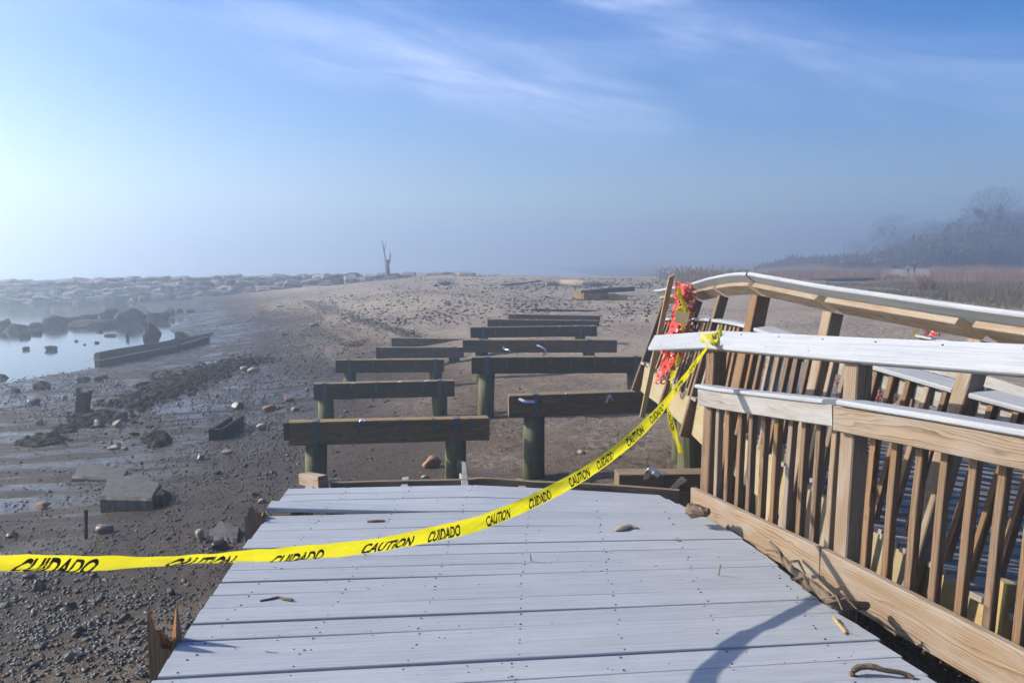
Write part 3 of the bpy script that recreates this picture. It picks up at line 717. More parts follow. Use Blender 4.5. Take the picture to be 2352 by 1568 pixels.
slope_cap(railA, LA, capz, list(np.linspace(3.86, 4.88, 6)), .10, .036, -.033, 'rail', 'top_rail', cut0=.05, cut1=.0)
slope_cap(railA, LA, capz, list(np.linspace(1.2, 3.72, 8)), .10, .036, -.033, 'rail_gray', 'top_rail', cut1=.0)
for Y in (4.95, 3.77, 2.45, 1.25):
    n = nrm(LA, Y); p = PA(Y, 0); t = Vector((-n.y, n.x, 0))
    lean = .02
    MB().sweep([p+Vector((0,0,1.45))-n*lean, p+Vector((0,0,2.4)), p+Vector((0,0,capz(Y)-.052))+n*lean], .09, .09, up=t, ch=.006).build('post', M['post' if Y > 4.5 else 'rail'], railA)
def board_line(parent, Lf, zf, Y0, Y1, off, w_, h_, mt, name, n=6, zoff=0, ch=.004, cut0=0, cut1=0):
    P = [Vector((Lf(Y),Y,zf(Y)+zoff))+nrm(Lf,Y)*off for Y in np.linspace(Y0, Y1, n)]
    return MB().sweep(P, w_, h_, ch=ch, cut0=cut0, cut1=cut1).build(name, M[mt], parent)
OFF = -.045-.020
board_line(railA, LA, midz, 4.98, 3.81, OFF, .036, .10, 'rail_gray', 'mid_board', zoff=-.062)
board_line(railA, LA, midz, 3.803, 1.2, OFF, .036, .115, 'rail', 'mid_board', zoff=-.072)
board_line(railA, LA, midz, 5.0, 3.83, OFF+.02, .10, .024, 'cap', 'mid_cap', zoff=0.0, ch=.007, cut1=-.04)
board_line(railA, LA, midz, 3.77, 1.2, OFF+.02, .11, .026, 'cap', 'mid_cap', zoff=.004, ch=.007)
rb = board_line(railA, LA, rimz, 5.03, 3.855, OFF-.002, .038, .175, 'rail', 'kick_board', zoff=-.088)
board_line(railA, LA, rimz, 3.85, 1.2, OFF-.002, .038, .20, 'rail', 'kick_board', zoff=-.098)
board_line(railA, LA, rimz, 4.5, 3.9, OFF-.024, .010, .09, 'rail_gray', 'patch', zoff=-.12) if False else None
rg = random.Random(12)
balY = []
for (a_, b_, n_) in ((4.95,3.77,10),(3.77,2.45,10),(2.45,1.25,9)):
    for i in range(n_): balY.append(a_+(b_-a_)*(i+1)/(n_+1))
for Y in balY:
    n = nrm(LA, Y); t = Vector((-n.y, n.x, 0)); p = PA(Y, 0)-n*.022
    ln = interp(Y, [1.2, 2.9, 4.0, 5], [.085, .07, .035, .004])+rg.uniform(-.006,.006)
    MB().sweep([p+Vector((0,0,rimz(Y)-.17)), p+n*ln*.5+Vector((0,0,(rimz(Y)+midz(Y))/2)), p+n*ln+Vector((0,0,midz(Y)-.02))], .036, .036, up=t, ch=.003).build('baluster', M[rg.choice(['post','post','rail','post'])], railA)
# ------------------------------------------------------------------ tilted walkway on the right and its railings
def LE(Y): return float(np.interp(Y, [1.5,3.0,3.9,5.0,6.0,7.1,8.1,9.3,11], [2.75,2.20,1.98,1.79,1.66,1.60,1.58,1.50,1.40]))
ze = lambda Y: float(np.interp(Y, [1.5,3.4,4.9,6.0,7.3,9.0,10], [2.06,2.13,2.28,2.38,2.45,2.47,2.47]))
walk = empty('tilted_walkway', (LE(6), 6, ze(6)), 'tilted grey plank walkway with yellow rim boards behind the near railing', 'boardwalk')
TL = math.tan(R(9.5))
Y = 1.75; i = 0; rg = random.Random(5)
while Y < 9.45:
    n = nrm(LE, Y); p = Vector((LE(Y),Y,ze(Y)))
    st = rg.uniform(-.05, .012) if i % 3 else rg.uniform(-.07,-.02)
    P = [p+n*st, p+n*1.2+Vector((0,0,-1.2*TL+.01)), p+n*2.6+Vector((0,0,-2.6*TL))]
    MB().sweep(P, .141, .027, ch=.003, up=(0,0,1)).build('plank', M['plank_shaded'], walk); Y += .146; i += 1
for (a_, b_) in ((1.7, 3.95),(3.96, 6.4),(6.41, 9.4)):
    Pp = [Vector((LE(y),y,ze(y)-.175))+nrm(LE,y)*-.012 for y in np.linspace(a_, b_, 7)]
    U = [Vector((0,0,1))+nrm(LE,y)*.16 for y in np.linspace(a_, b_, 7)]
    MB().sweep(Pp, .038, .31, ups=U, ch=.004).build('rim_board', M['fresh'], walk)
for q in (.6, 1.2, 1.8, 2.25):
    Pp = [Vector((LE(y),y,ze(y)-.14-q*TL))+nrm(LE,y)*q for y in np.linspace(1.8, 9.3, 9)]
    MB().sweep(Pp, .038, .235, ch=.004).build('joist', M['beam2'], walk)
for (q, y) in ((.35,3.2),(2.0,3.4),(.35,6.2),(2.0,6.4),(.4,8.9),(2.0,9.0)):
    p = Vector((LE(y),y,ze(y)-.27-q*TL))+nrm(LE,y)*q
    MB().tube([p, Vector((p.x+.05,p.y,Hs(p.x,p.y)-.3))], .14, 14).build('pile', M['pile'], walk)
for y, l_ in ((4.35,.32),(2.95,.3),(5.3,.25),(3.4,.3)):
    p = Vector((LE(y),y,ze(y)))-nrm(LE,y)*.05
    MB().sweep([p+Vector((-.04,0,-.55)), p+Vector((.0,0,-.25)), p+Vector((.03,0,.04+l_*.3))], .05, .09, up=(0,-1,0), ch=.004).build('stub_post', M['fresh'], walk)

railB = empty('leaning_railing', (LE(6), 6, ze(6)), 'leaning wooden railing on the tilted walkway, its cap underside showing', 'railing')
PB = [(3.0,2.47,3.33),(3.9,2.22,3.375),(5.0,1.94,3.44),(6.0,1.80,3.50),(7.1,1.81,3.45),(8.1,1.82,3.365),(9.3,1.72,3.265)]   # Y, x of the top, z of the cap
PB = [(a_, b_, c_-.07) for a_, b_, c_ in [(1.9, 2.95, 3.25)]+PB]
def LT(Y): return float(np.interp(Y, [p[0] for p in PB], [p[1] for p in PB]))
_ct = spline([(p[0],0,p[2]) for p in PB], 8)
_lin = lambda Y, k: float(np.interp(Y, [p[0] for p in PB], [p[k] for p in PB]))
capB = lambda Y: float(np.interp(Y, [p.x for p in _ct], [p.z for p in _ct])) if Y > 6.0 else _lin(Y, 2)
_cx = spline([(p[0],p[1],0) for p in PB], 8)
def LTs(Y): return float(np.interp(Y, [p.x for p in _cx], [p.y for p in _cx])) if Y > 6.0 else _lin(Y, 1)
def baseB(Y): n = nrm(LE, Y); return Vector((LE(Y),Y,ze(Y)-.22))-n*.075
def axB(Y, h):     # a point on the leaning plane, h from bottom (0) to top (1)
    b0 = baseB(Y); t0 = Vector((LTs(Y), Y, capB(Y)-.06)); return b0+(t0-b0)*h
ovr = R(-38)
def capline(Y): return Vector((LTs(Y), Y, capB(Y)))
def cap_piece(Ya, Yb, name, mt, wd, thk, off, cut0=0, cut1=0, ch=.007, n=9, lat=0.0):
    P = []; U = []
    for Y in np.linspace(Ya, Yb, n):
        u = tilt_up(LTs, Y, ovr); P.append(capline(Y)+u*off-u.cross(Vector((0,-1,0))).normalized()*lat); U.append(u)
    MB().sweep(P, wd, thk, ups=U, ch=ch, cut0=cut0, cut1=cut1).build(name, M[mt], railB)
cap_piece(9.42, 6.02, 'cap_board', 'cap', .185, .03, 0, n=22, lat=.045)
cap_piece(6.0, 1.9, 'cap_board', 'cap', .185, .03, .004, n=20, lat=.045)
ys_ = [9.3, 8.1, 7.1, 6.0, 5.0, 3.9, 3.0, 1.95]
for a_, b_ in zip(ys_[:-1], ys_[1:]):
    cap_piece(a_-.05, b_+.05, 'top_rail', 'rail', .115, .038, -.036, cut0=-.04, cut1=-.04, ch=.004, n=5)
for Y in (9.3, 8.1, 7.1, 6.0, 5.0, 3.9, 3.0):
    b0 = axB(Y, -.12); t0 = axB(Y, .985); t_ = Vector((0,1,0))
    sz = .14 if Y == 6.0 else .09
    big = .038 if Y > 6.5 else .09
    MB().sweep([b0, axB(Y,.5), t0], .09 if Y != 6.0 else .11, big, up=(-.25,1,0), ch=.005).build('post', M['post' if Y in (9.3,8.1,7.1,6.0) else 'rail'], railB)
def midB(Y, off=0): 
    p = axB(Y, .80); return p
for a_, b_, wdx in ((9.0,8.14,.07),(8.06,7.14,.07),(7.06,6.06,.07),(5.92,5.05,.13),(4.95,3.95,.13),(3.85,1.95,.13)):
    P = [midB(Y)+Vector((-.02 if wdx < .1 else .02,0,0)) for Y in np.linspace(a_, b_, 5)]
    U = [Vector((-.08,-.25,1)) for _ in P]
    MB().sweep(P, wdx, .026, ups=U, ch=.006, cut0=.0, cut1=0).build('mid_cap', M['cap'], railB)
    P = [midB(Y)-(axB(Y,.80)-axB(Y,.70))*.62+Vector((-.03,0,0)) for Y in np.linspace(a_, b_, 5)]
    if wdx > .1: MB().sweep([q+Vector((.07,0,0)) for q in P], .036, .09, ups=[Vector((.17,0,1))]*5, ch=.004).build('mid_board', M['rail_gray'], railB)
rg = random.Random(8)
Y = 8.98
while Y > 2.0:
    if all(abs(Y-q) > .075 for q in (8.1,7.1,6.0,5.0,3.9,3.0)):
        j = rg.uniform(-.006,.006)
        MB().sweep([axB(Y,.19+rg.uniform(-.03,.03))+Vector((j,0,0)), axB(Y,.79)+Vector((-j,0,0))], .036, .036, up=(-.25,1,0), ch=.003).build('baluster', M[rg.choice(['post','post','post','rail'])], railB)
    Y -= .1275 if Y > 4 else .135

# far railing of the tilted walkway
def LC(Y): return LE(Y)+2.65*nrm(LE, Y).x
railC = empty('far_railing', (LC(8.6), 8.6, ze(8.6)-.4), 'low railing on the far side of the tilted walkway hung with orange mesh', 'railing')
def axC(Y, h):
    n = nrm(LE, Y); b0 = Vector((LE(Y),Y,ze(Y)))+n*2.65+Vector((0,0,-2.65*TL-.12)); up = Vector((.17,0,1)).normalized(); return b0+up*(h*.92)
for Y in (8.65, 7.6, 6.3, 5.0, 3.7): MB().sweep([axC(Y,-.25), axC(Y,.95)], .09, .09, up=(0,1,0), ch=.005).build('post', M['post'], railC)
MB().sweep([axC(Y,1.0) for Y in np.linspace(8.6, 3.6, 8)], .14, .026, ups=[Vector((.1,0,1))]*8, ch=.006).build('cap_board', M['cap'], railC)
MB().sweep([axC(Y,.95) for Y in np.linspace(8.6, 3.6, 8)], .038, .09, ups=[Vector((.1,0,1))]*8, ch=.004).build('top_rail', M['post'], railC)
MB().sweep([axC(Y,.70)-Vector((.06,0,0)) for Y in np.linspace(8.65, 3.6, 8)], .038, .10, ups=[Vector((.1,0,1))]*8, ch=.004).build('mid_board', M['rail_gray'], railC)
Y = 8.5
while Y > 3.7:
    MB().sweep([axC(Y,-.05), axC(Y,.72)], .036, .036, up=(0,1,0), ch=.003).build('baluster', M['post'], railC); Y -= .135

# ------------------------------------------------------------------ stones
def ico(sub):
    bm = bmesh.new(); bmesh.ops.create_icosphere(bm, subdivisions=sub, radius=1.0)
    V = np.array([v.co[:] for v in bm.verts]); F = np.array([[v.index for v in f.verts] for f in bm.faces]); bm.free(); return V, F
ICO = {k: ico(k) for k in (1, 2, 3)}
def lump(sub, seed, amp=.3, flat=.6, blocky=0.0):
    V, F = ICO[sub]; rs = np.random.RandomState(seed); V = V.copy()
    for _ in range(9):           # planar facets
        n = rs.normal(size=3); n /= np.linalg.norm(n); d = rs.uniform(.55, .92)
        s = V@n; V -= np.outer(np.maximum(s-d, 0)*.95, n)
    off = rs.uniform(0, 50, 3)
    nn = vnoise(V[:,0]*1.7+off[0]+V[:,2]*1.3, V[:,1]*1.7+off[1]-V[:,2], seed % 97)-.5
    n2 = vnoise(V[:,0]*5+off[1]+V[:,2]*4, V[:,1]*5+off[0]-V[:,2]*3, seed % 89)-.5
    V *= (1+amp*nn+amp*.3*n2)[:,None]
    if blocky:
        m = np.abs(V).max(1); V = V*(1-blocky)+blocky*V/m[:,None]*.85*np.linalg.norm(V,axis=1)[:,None]**.3
    V[:,2] *= flat
    return V, F
def stone_obj(name, V, F, m, loc, size, rot, smooth=True):
    """size = half extents; the stone rests on (slightly in) the sand"""
    me = bpy.data.meshes.new(name); me.from_pydata((V*np.array(size)).tolist(), [], F.tolist()); me.update()
    if smooth: me.polygons.foreach_set('use_smooth', [True]*len(me.polygons))
    me.materials.append(m); o = bpy.data.objects.new(name, me); C.objects.link(o); o.location = loc; o.rotation_euler = (0,0,rot); return o

def named_stone(px, py, wpx, hpx, label, m='pebwet', seed=1, name='stone', cat='stone', amp=.3, blocky=0, z0=None, group=None, sub=3, dr=1.0, sink=.35):
    g = ground(px, py) if z0 is None else pt(px, py, z=z0)
    a = wpx/2*g.y/FPX; h = hpx*g.y/FPX
    V, F = lump(sub, seed, amp, 1.0, blocky)
    o = stone_obj(name, V, F, M[m], (g.x, g.y+a*.4, g.z+h*(.5-sink*.3)), (a, a*dr, h*.62), random.uniform(-.25,.25), smooth=(name == 'stone')); return tag(o, label, cat, group)
NS = [
 (989,1074,46,26,'rusty red boulder lying between the two nearest beams','redston'),
 (1420,1048+.0,20,11,'round grey stone in the sand right of the nearest right pile','pebdry'),
 (85,1357,33,26,'oval brown stone under the left end of the tape','pebwet'),
 (24,1237,26,13,'flat glossy stone at the left picture edge above the tape','pebwet'),
 (457,1241,22,26,'upright pale stone beside the flat grey rock','paleston'),
 (600,1158,18,11,'small pale stone behind the torn post by the raised planks','paleston'),
 (160,1402,26,20,'brown rounded stone lying below the black lettering','pebwet'),
 (160,1524,30,18,'grey oval stone among black pebbles at the lower left','pebdry'),
 (95,1168,34,16,'low reddish stone left of the thick slab','redston'),
 (236,1168+60,42,24,'knobbly dark stone with a shadow near the upright rod','pebwet'),
 (500,1241+20,40,22,'dark stone left of the deck above the tape','pebwet'),
 (64,1330,30,14,'flat dark stone just above the tape at the left','pebwet'),
 (270,982,26,16,'round tan stone next to dark seaweed on the wet flat','paleston'),
 (225,982,28,18,'dark round stone beside the tan one on the wet flat','pebwet'),
 (87,977,24,14,'dark wedge shaped stone alone on the wet flat','pebwet'),
 (75,930,30,16,'low black stone on the shiny flat','pebwet'),
 (146,917,16,9,'small pale stone on the shiny flat','paleston'),
 (460,1057,24,15,'grey brown stone below the wooden trough','pebwet'),
 (600,988,30,15,'pale grey oblong stone right of the wooden trough','paleston'),
 (260,1033,32,9,'thin tan flat stone on the wet sand','paleston'),
 (287,1033,16,7,'tiny tan flat stone beside the thin one','redston'),
 (560,851,22,10,'tan stone first of three beside the black seaweed ridge','paleston'),
 (576,855,30,10,'flat yellowish stone in the middle of three by the seaweed ridge','paleston'),
 (720,750,27,9,'grey dome stone alone on the middle beach','pebdry'),
 (655,771,20,7,'dark low stone on the middle beach left of the grey dome','pebwet'),
 (640,705,26,5,'flat pale stone on the upper beach near the wrack','paleston'),
 (662,923,22,13,'brown stone near the second left beam','redston'),
 (616,945,30,14,'reddish stone at the left end of the second beam','redston'),
 (545,940,30,17,'dark angular stone left of the second beam','pebwet'),
 (676,946,22,10,'grey stone touching the end of the second beam','pebdry'),
 (520,1018+24,26,10,'tan flat stone right below the wooden trough','pebdry'),
 (1000,658,12,5,'dark stone on the upper beach under the dead tree','pebwet'),
 (1022,655,32,9,'long dark rock on the upper beach in front of the jetty','wetrock'),
 (1238,690,9,6,'small pale stone above the timber frame','pebdry'),
 (1335,1045,20,9,'yellowish stone right of the nearest right pile','paleston'),
 (720,1100,16,8,'brown stone at the foot of the nearest left pile','pebdry'),
 (975,1100,18,9,'grey stone just beyond the deck end','pebdry'),
 (1215,705,9,5,'small tan stone left of the highest beam','paleston'),
]
for i, (px,py,w_,h_,lab,m_) in enumerate(NS): named_stone(px, py, w_, h_, lab, m_, seed=100+i, amp=.25)
# boulders of the cove: c = centre, base in the picture, width, height
def cb(cx_, base, w_, top): return (cx_*.18, 665.5+base*.18, w_*.18, (base-top)*.18)
CB = [cb(40,520,190,350),cb(200,545,300,420),cb(450,505,190,390),cb(670,475,300,320),cb(890,425,190,335),cb(1068,378,175,295),cb(1200,375,110,295),cb(1180,475,620,370),cb(1360,400,320,220),
      cb(1640,440,400,230),cb(1790,425,170,300),cb(1990,400,300,270),cb(2160,330,170,225),cb(445,560,150,500),cb(290,600,170,525),cb(2290,300,80,240),cb(2420,285,110,240),cb(120,540,200,470),cb(760,440,160,330),
      cb(318,765,90,722),cb(645,770,160,702),cb(962,660,50,638),cb(1230,680,66,655),cb(1075,703,40,690),cb(1400,590,150,560),cb(1270,545,80,520),
      cb(505,1275,200,1160),cb(1040,1175,160,1105),cb(1250,1165,120,1090),cb(1335,1140,80,1085),cb(1490,1240,90,1200),cb(185,1320,110,1250),cb(30,1130,120,1060)]
CBL = {0:'rounded boulder cut by the left picture edge in the cove',1:'flat topped boulder second from the left in the cove',2:'small peaked boulder between two larger ones in the cove',3:'big blocky boulder standing in the middle of the cove row',4:'low wedge shaped boulder right of the big block',5:'squat square boulder right of the wedge',
       7:'long low boulder lying in front of the row',8:'domed dark boulder left of the white streaked one',9:'largest boulder of the cove with white streaks',11:'long sloping boulder at the landward end of the row',12:'last high boulder at the landward end of the row',20:'lone flat rock sticking out of the bright water',19:'small twin rock in the water at the far left',26:'angular grey boulder on the wet flat nearest the camera'}
for i, (cx_, by, w_, h_) in enumerate(CB):
    lab = CBL.get(i); grp = None
    if lab is None: lab = 'dark wet boulder low beside the larger cove boulders' if i < 19 else 'small dark rock poking out near the water edge'; grp = 'dark boulders in the cove' if i < 19 else 'small rocks by the water edge'
    else: grp = 'dark boulders in the cove'
    base0 = ground(cx_, by)
    o = named_stone(cx_, by, w_*1.05, h_*1.15, lab, 'wetrock', 300+i, 'boulder', 'boulder', .45, .35, z0=max(base0.z, 0.0), group=grp, sub=3, dr=.8, sink=.9)
# jetty
JT = []
for q in range(9):
    V, F = lump(3, 500+q, .35, 1.0, .62)
    me = bpy.data.meshes.new('jetty_boulder'); me.from_pydata(V.tolist(), [], F.tolist()); me.update(); me.materials.append(M['jetty']); JT.append(me)
rg = random.Random(77); nj = 0
rows = [(73.0,-.05),(73.5,.36),(74.0,.78),(74.6,1.18),(75.2,1.52),(76.2,1.52)]
for r_, (jy, jz) in enumerate(rows):
    x = -53.0+rg.random()
    while x < -5:
        lift = np.interp(x, [-47,-30,-11,-4], [0,.25,.62,.62])
        wd_ = rg.uniform(.5, .98); gz = Hs(x, jy-1.2)
        if jz+lift+.45 > gz:
            o = bpy.data.objects.new('jetty_boulder', JT[rg.randint(0,8)]); C.objects.link(o)
            hh = rg.uniform(.36,.5)
            o.location = (x+wd_, jy+rg.uniform(-.2,.2)+max(0,(x+12))*.15, min(jz+lift, 2.15)+rg.uniform(-.12,.12)); o.scale = (wd_*1.2, rg.uniform(.8,1.1), hh*1.12); o.rotation_euler = (rg.uniform(-.15,.15), rg.uniform(-.15,.15), rg.uniform(-.3,.3)+(math.pi if rg.random()<.5 else 0))
            tag(o, 'pinkish grey granite boulder stacked in the hazy jetty', 'boulder', 'granite boulders of the jetty'); nj += 1
        x += wd_*1.55
# pebbles as things (largest) and the rest as stuff
def cluster_points(clusters, seed):
    rs = np.random.RandomState(seed); PX = []; PY = []; SZ = []
    for (cx_, cy_, sx, sy, n, lo, hi) in clusters:
        if sy < 0: px = rs.uniform(cx_-sx, cx_+sx, n); py = rs.uniform(cy_+sy, cy_-sy, n)
        else: px = rs.normal(cx_, sx, n); py = rs.normal(cy_, sy, n)
        PX.append(px); PY.append(py); SZ.append(lo+(hi-lo)*rs.power(.45, n)*1.0)
    PX = np.concatenate(PX); PY = np.concatenate(PY); SZ = np.concatenate(SZ)
    # clumpiness
    keep = vnoise(PX/38., PY/20., 5)*.6+vnoise(PX/11., PY/7., 6)*.4 > rs.uniform(.15, .75, len(PX))
    PX, PY, SZ = PX[keep], PY[keep], SZ[keep]
    keep = (PY > 640) & (PY < 1700); PX, PY, SZ = PX[keep], PY[keep], SZ[keep]
    X, Y, ok = ground_many(PX, PY); ok &= Y > 2.6
    X, Y, SZ = X[ok], Y[ok], SZ[ok]
    # not through the deck
    dk = (Y < 5.6) & (X > -1.9) & (X < 1.4); X, Y, SZ = X[~dk], Y[~dk], SZ[~dk]
    Z = H(X, Y); ok = Z > -.03; return X[ok], Y[ok], Z[ok], SZ[ok]
def scatter(name, clusters, m, label, cat, seed, sub=1, flat=.55, amp=.35):
    X, Y, Z, SZ = cluster_points(clusters, seed); rs = np.random.RandomState(seed+1); VV = []; FF = []; off = 0
    T = [lump(sub, seed*10+q, amp, 1.0) for q in range(10)]
    for i in range(len(X)):
        V, F = T[i % 10]; a = rs.uniform(0, 6.28); s = SZ[i]; c_, s_ = math.cos(a), math.sin(a)
        W = V*np.array([s, s*rs.uniform(.55,1), s*flat*rs.uniform(.5,1.2)])
        VV.append(np.stack([W[:,0]*c_-W[:,1]*s_+X[i], W[:,0]*s_+W[:,1]*c_+Y[i], W[:,2]+Z[i]+s*flat*.3], 1)); FF.append(F+off); off += len(V)
    o = np_mesh(name, np.concatenate(VV), np.concatenate(FF), m, smooth=False); return tag(o, label, cat, kind='stuff')
dark = [(230,1400,300,-190,5200,.006,.024),(150,1430,140,70,4600,.007,.030),(330,1300,170,60,1900,.004,.022),(40,1330,120,60,900,.004,.022),
        (480,1240,90,60,900,.004,.022),(300,1100,260,90,900,.006,.026),(400,1170,250,-400,1600,.005,.02),
        (620,745,130,35,9000,.015,.065),(450,800,150,35,5200,.014,.055),(700,790,90,35,2500,.012,.045),(380,900,260,60,7000,.014,.055),(520,1060,120,90,4200,.008,.032),(640,1000,110,60,1800,.008,.035),(230,1130,260,70,1500,.010,.035),(120,1010,130,110,2600,.008,.03),(330,870,200,30,2200,.012,.05),(90,905,110,28,2000,.015,.06),(200,870,200,25,900,.015,.06),(560,880,90,35,1400,.01,.035),(500,700,70,20,900,.02,.08),
        (1150,690,420,-55,5500,.018,.10),(1300,650,300,-14,2500,.04,.14),(800,780,160,60,1200,.015,.05),(1250,720,300,20,900,.015,.05),(620,960,90,60,900,.010,.04),(250,960,260,80,900,.008,.035),(420,1000,200,60,600,.008,.035)]
dry = [(700,950,70,40,900,.006,.025),(1250,878,150,12,1300,.008,.022),(1380,890,70,14,900,.008,.022),(1150,930,80,60,1600,.006,.024),(850,1060,180,40,1500,.004,.016),(1300,1000,220,60,3500,.005,.020),(1000,900,200,60,3500,.007,.026),(900,1050,220,40,2500,.005,.018),(1200,830,160,25,1500,.008,.026),(1150,1000,80,60,600,.005,.016),(1300,680,330,-45,5200,.010,.055),(1000,665,300,-30,1600,.014,.07),(1500,700,160,30,1500,.010,.045),
       (1900,700,420,-50,2600,.008,.03),(2000,740,300,20,1500,.008,.025),(1900,900,400,-120,1600,.006,.02),(850,1050,120,50,600,.005,.02),(1500,1020,90,60,900,.004,.014),(900,830,140,80,700,.008,.03),(1050,800,100,60,500,.008,.03)]
scatter('dark_pebbles', dark, M['pebwet'], 'wet black and brown pebbles strewn over the tidal flat', 'pebbles', 21)
scatter('dry_pebbles', dry, M['pebdry'], 'dry mixed shingle scattered over the upper beach', 'pebbles', 22)
scatter('shell_bits', [(1250,880,160,14,500,.004,.012),(1500,1010,120,70,380,.003,.007),(1000,950,250,100,150,.004,.01),(1200,680,500,-40,260,.01,.03),(300,1250,280,-280,220,.003,.007),(1900,740,350,40,220,.004,.012)], M['shell'], 'white broken shells scattered on the sand', 'shells', 23)
big = [(250,1000,260,80,60,.03,.06),(480,905,160,50,70,.03,.07),(160,1440,160,80,170,.022,.055),(300,1330,160,60,90,.022,.05),(420,1100,250,90,40,.025,.055),(300,1000,260,60,60,.03,.08),(650,900,110,80,60,.03,.07),(500,830,200,40,70,.04,.10)]
X, Y, Z, SZ = cluster_points(big, 31); n = min(len(X), 250); TP = []
for q in range(10):
    V, F = lump(2, 700+q, .3, 1.0); me = bpy.data.meshes.new('stone'); me.from_pydata(V.tolist(), [], F.tolist()); me.update(); me.polygons.foreach_set('use_smooth',[True]*len(me.polygons)); me.materials.append(M['pebwet']); TP.append(me)
for i in range(n):
    o = bpy.data.objects.new('stone', TP[i % 10]); C.objects.link(o); s = SZ[i]; h = s*rg.uniform(.35,.75)
    o.location = (X[i], Y[i], Z[i]+h*.45); o.scale = (s, s*rg.uniform(.6,1), h); o.rotation_euler = (rg.uniform(-.3,.3), rg.uniform(-.3,.3), rg.uniform(0,6.28))
    tag(o, 'fist sized dark wet stone strewn on the tidal flat', 'stone', 'dark stones strewn over the tidal flat')

# ------------------------------------------------------------------ seaweed and wrack
WL = [lump(1, 1300+q, 1.6, 1.0) for q in range(60)]
def weed_clump(pix, seed, label):
    rs = random.Random(seed); VV = []; FF = []; off = 0
    for (px, py, n, sx, sy) in pix:
        for _ in range(int(n*6)):
            g = ground(rs.gauss(px, sx), rs.gauss(py, sy)); s = rs.uniform(.015,.055)*(1.8 if rs.random() < .08 else 1)
            V, F = WL[rs.randint(0,59)]; W = V*np.array([s*1.4, s, s*.8])*(1+.5*np.array([[rs.random()] for _ in V]))
            VV.append(W+np.array([g.x, g.y, g.z+s*.25])); FF.append(F+off); off += len(V)
    o = np_mesh('seaweed', np.concatenate(VV), np.concatenate(FF), M['weed'], smooth=False); tag(o, label, 'seaweed', kind='stuff')
weed_clump([(310,925,60,18,7),(345,905,60,20,8),(400,885,90,26,12),(440,872,70,20,8),(490,855,70,22,7),(540,840,50,20,6),(580,828,30,22,4)], 1, 'long ridge of black seaweed running up the wet flat')
weed_clump([(235,962,60,30,7),(190,970,30,14,5),(150,990,16,10,4),(110,1012,40,16,5),(75,1018,24,14,4),(360,1010,26,14,8),(262,930,16,22,3)], 2, 'scattered clumps of black seaweed near the small stump')
def wrack(line, n, seed, spread, label, m='wrack', size=(.01,.03)):
    rs = random.Random(seed); mb = MB(); P = spline([(a[0],a[1],0) for a in line], 10)
    for _ in range(n):
        p = P[rs.randrange(len(P))]; g = ground(p.x+rs.gauss(0,spread[0]), p.y+rs.gauss(0,spread[1]))
        a = rs.uniform(0, 3.14); L = rs.uniform(.05,.22); w_ = rs.uniform(*size)
        d = Vector((math.cos(a), math.sin(a), 0)); q = Vector((-d.y, d.x, 0)); z = Vector((0,0,.004+rs.random()*.02)); 
        mb.tri(g+z-d*L/2, g+z+q*w_, g+z*1.5+d*L/2); mb.tri(g+z-q*w_*.5, g+z+d*L*.4, g+z+Vector((0,0,w_)))
    tag(mb.build('wrack', M[m]), label, 'wrack', kind='stuff')
wrack([(690,690),(740,705),(790,722),(850,742),(905,758),(960,775)], 2600, 4, (14,4), 'brown wrack line curving across the middle beach')
wrack([(1000,672),(1080,680),(1160,690),(1250,700)], 500, 5, (30,3), 'thin wrack scraps on the upper beach')
wrack([(880,655),(960,668),(1050,676)], 500, 6, (20,3), 'brown wrack under the jetty end')
wrack([(1090,900),(1110,940),(1130,980),(1200,1010)], 700, 7, (24,16), 'brown dead stems piled around the second right beam', 'twig', (.003,.008))
wrack([(1330,1060),(1400,1050),(1480,1080),(1560,1050),(1600,1010)], 600, 9, (30,20), 'broken reed stems littering the sand beside the deck corner', 'twig', (.002,.005))
wrack([(1750,720),(1900,740),(2050,760)], 300, 10, (120,25), 'dead stems on the sand behind the railings', 'twig', (.004,.01))
rs = random.Random(5); mb = MB()
for i in range(46):
    g = ground(rs.uniform(1290,1600), rs.uniform(985,1090)); h = rs.uniform(.06,.22); t = Vector((rs.uniform(-.1,.1), rs.uniform(-.1,.1), h))
    mb.tube([g-Vector((0,0,.02)), g+t*.5+Vector((rs.uniform(-.01,.01),0,0)), g+t], [.006,.005,.003], 5)
tag(mb.build('reed_stubble', M['twig']), 'short broken reed stalks standing in the sand by the nearest right beam', 'reed stubble', kind='stuff')
mb = MB()
for (px,py) in [(640,798),(632,792),(648,800)]:
    g = ground(px, py+8)
    for _ in range(26):
        t = Vector((rs.uniform(-.35,.35), rs.uniform(-.2,.2), rs.uniform(.1,.32))); mb.tube([g, g+t*.6, g+t+Vector((rs.uniform(-.08,.08),0,-.05))], [.008,.006,.003], 4)
g0 = ground(815,795)
mb2 = MB()
for _ in range(60):
    t = Vector((rs.uniform(-.4,.4), rs.uniform(-.2,.2), rs.uniform(.05,.3))); b0 = g0+Vector((rs.uniform(-.3,.3), rs.uniform(-.15,.15), 0)); mb2.tube([b0, b0+t*.6, b0+t], [.008,.006,.003], 4)
tag(mb2.build('twig_tangle', M['twig']), 'small tangle of twigs on the sand left of the fourth left beam', 'twigs', kind='stuff')

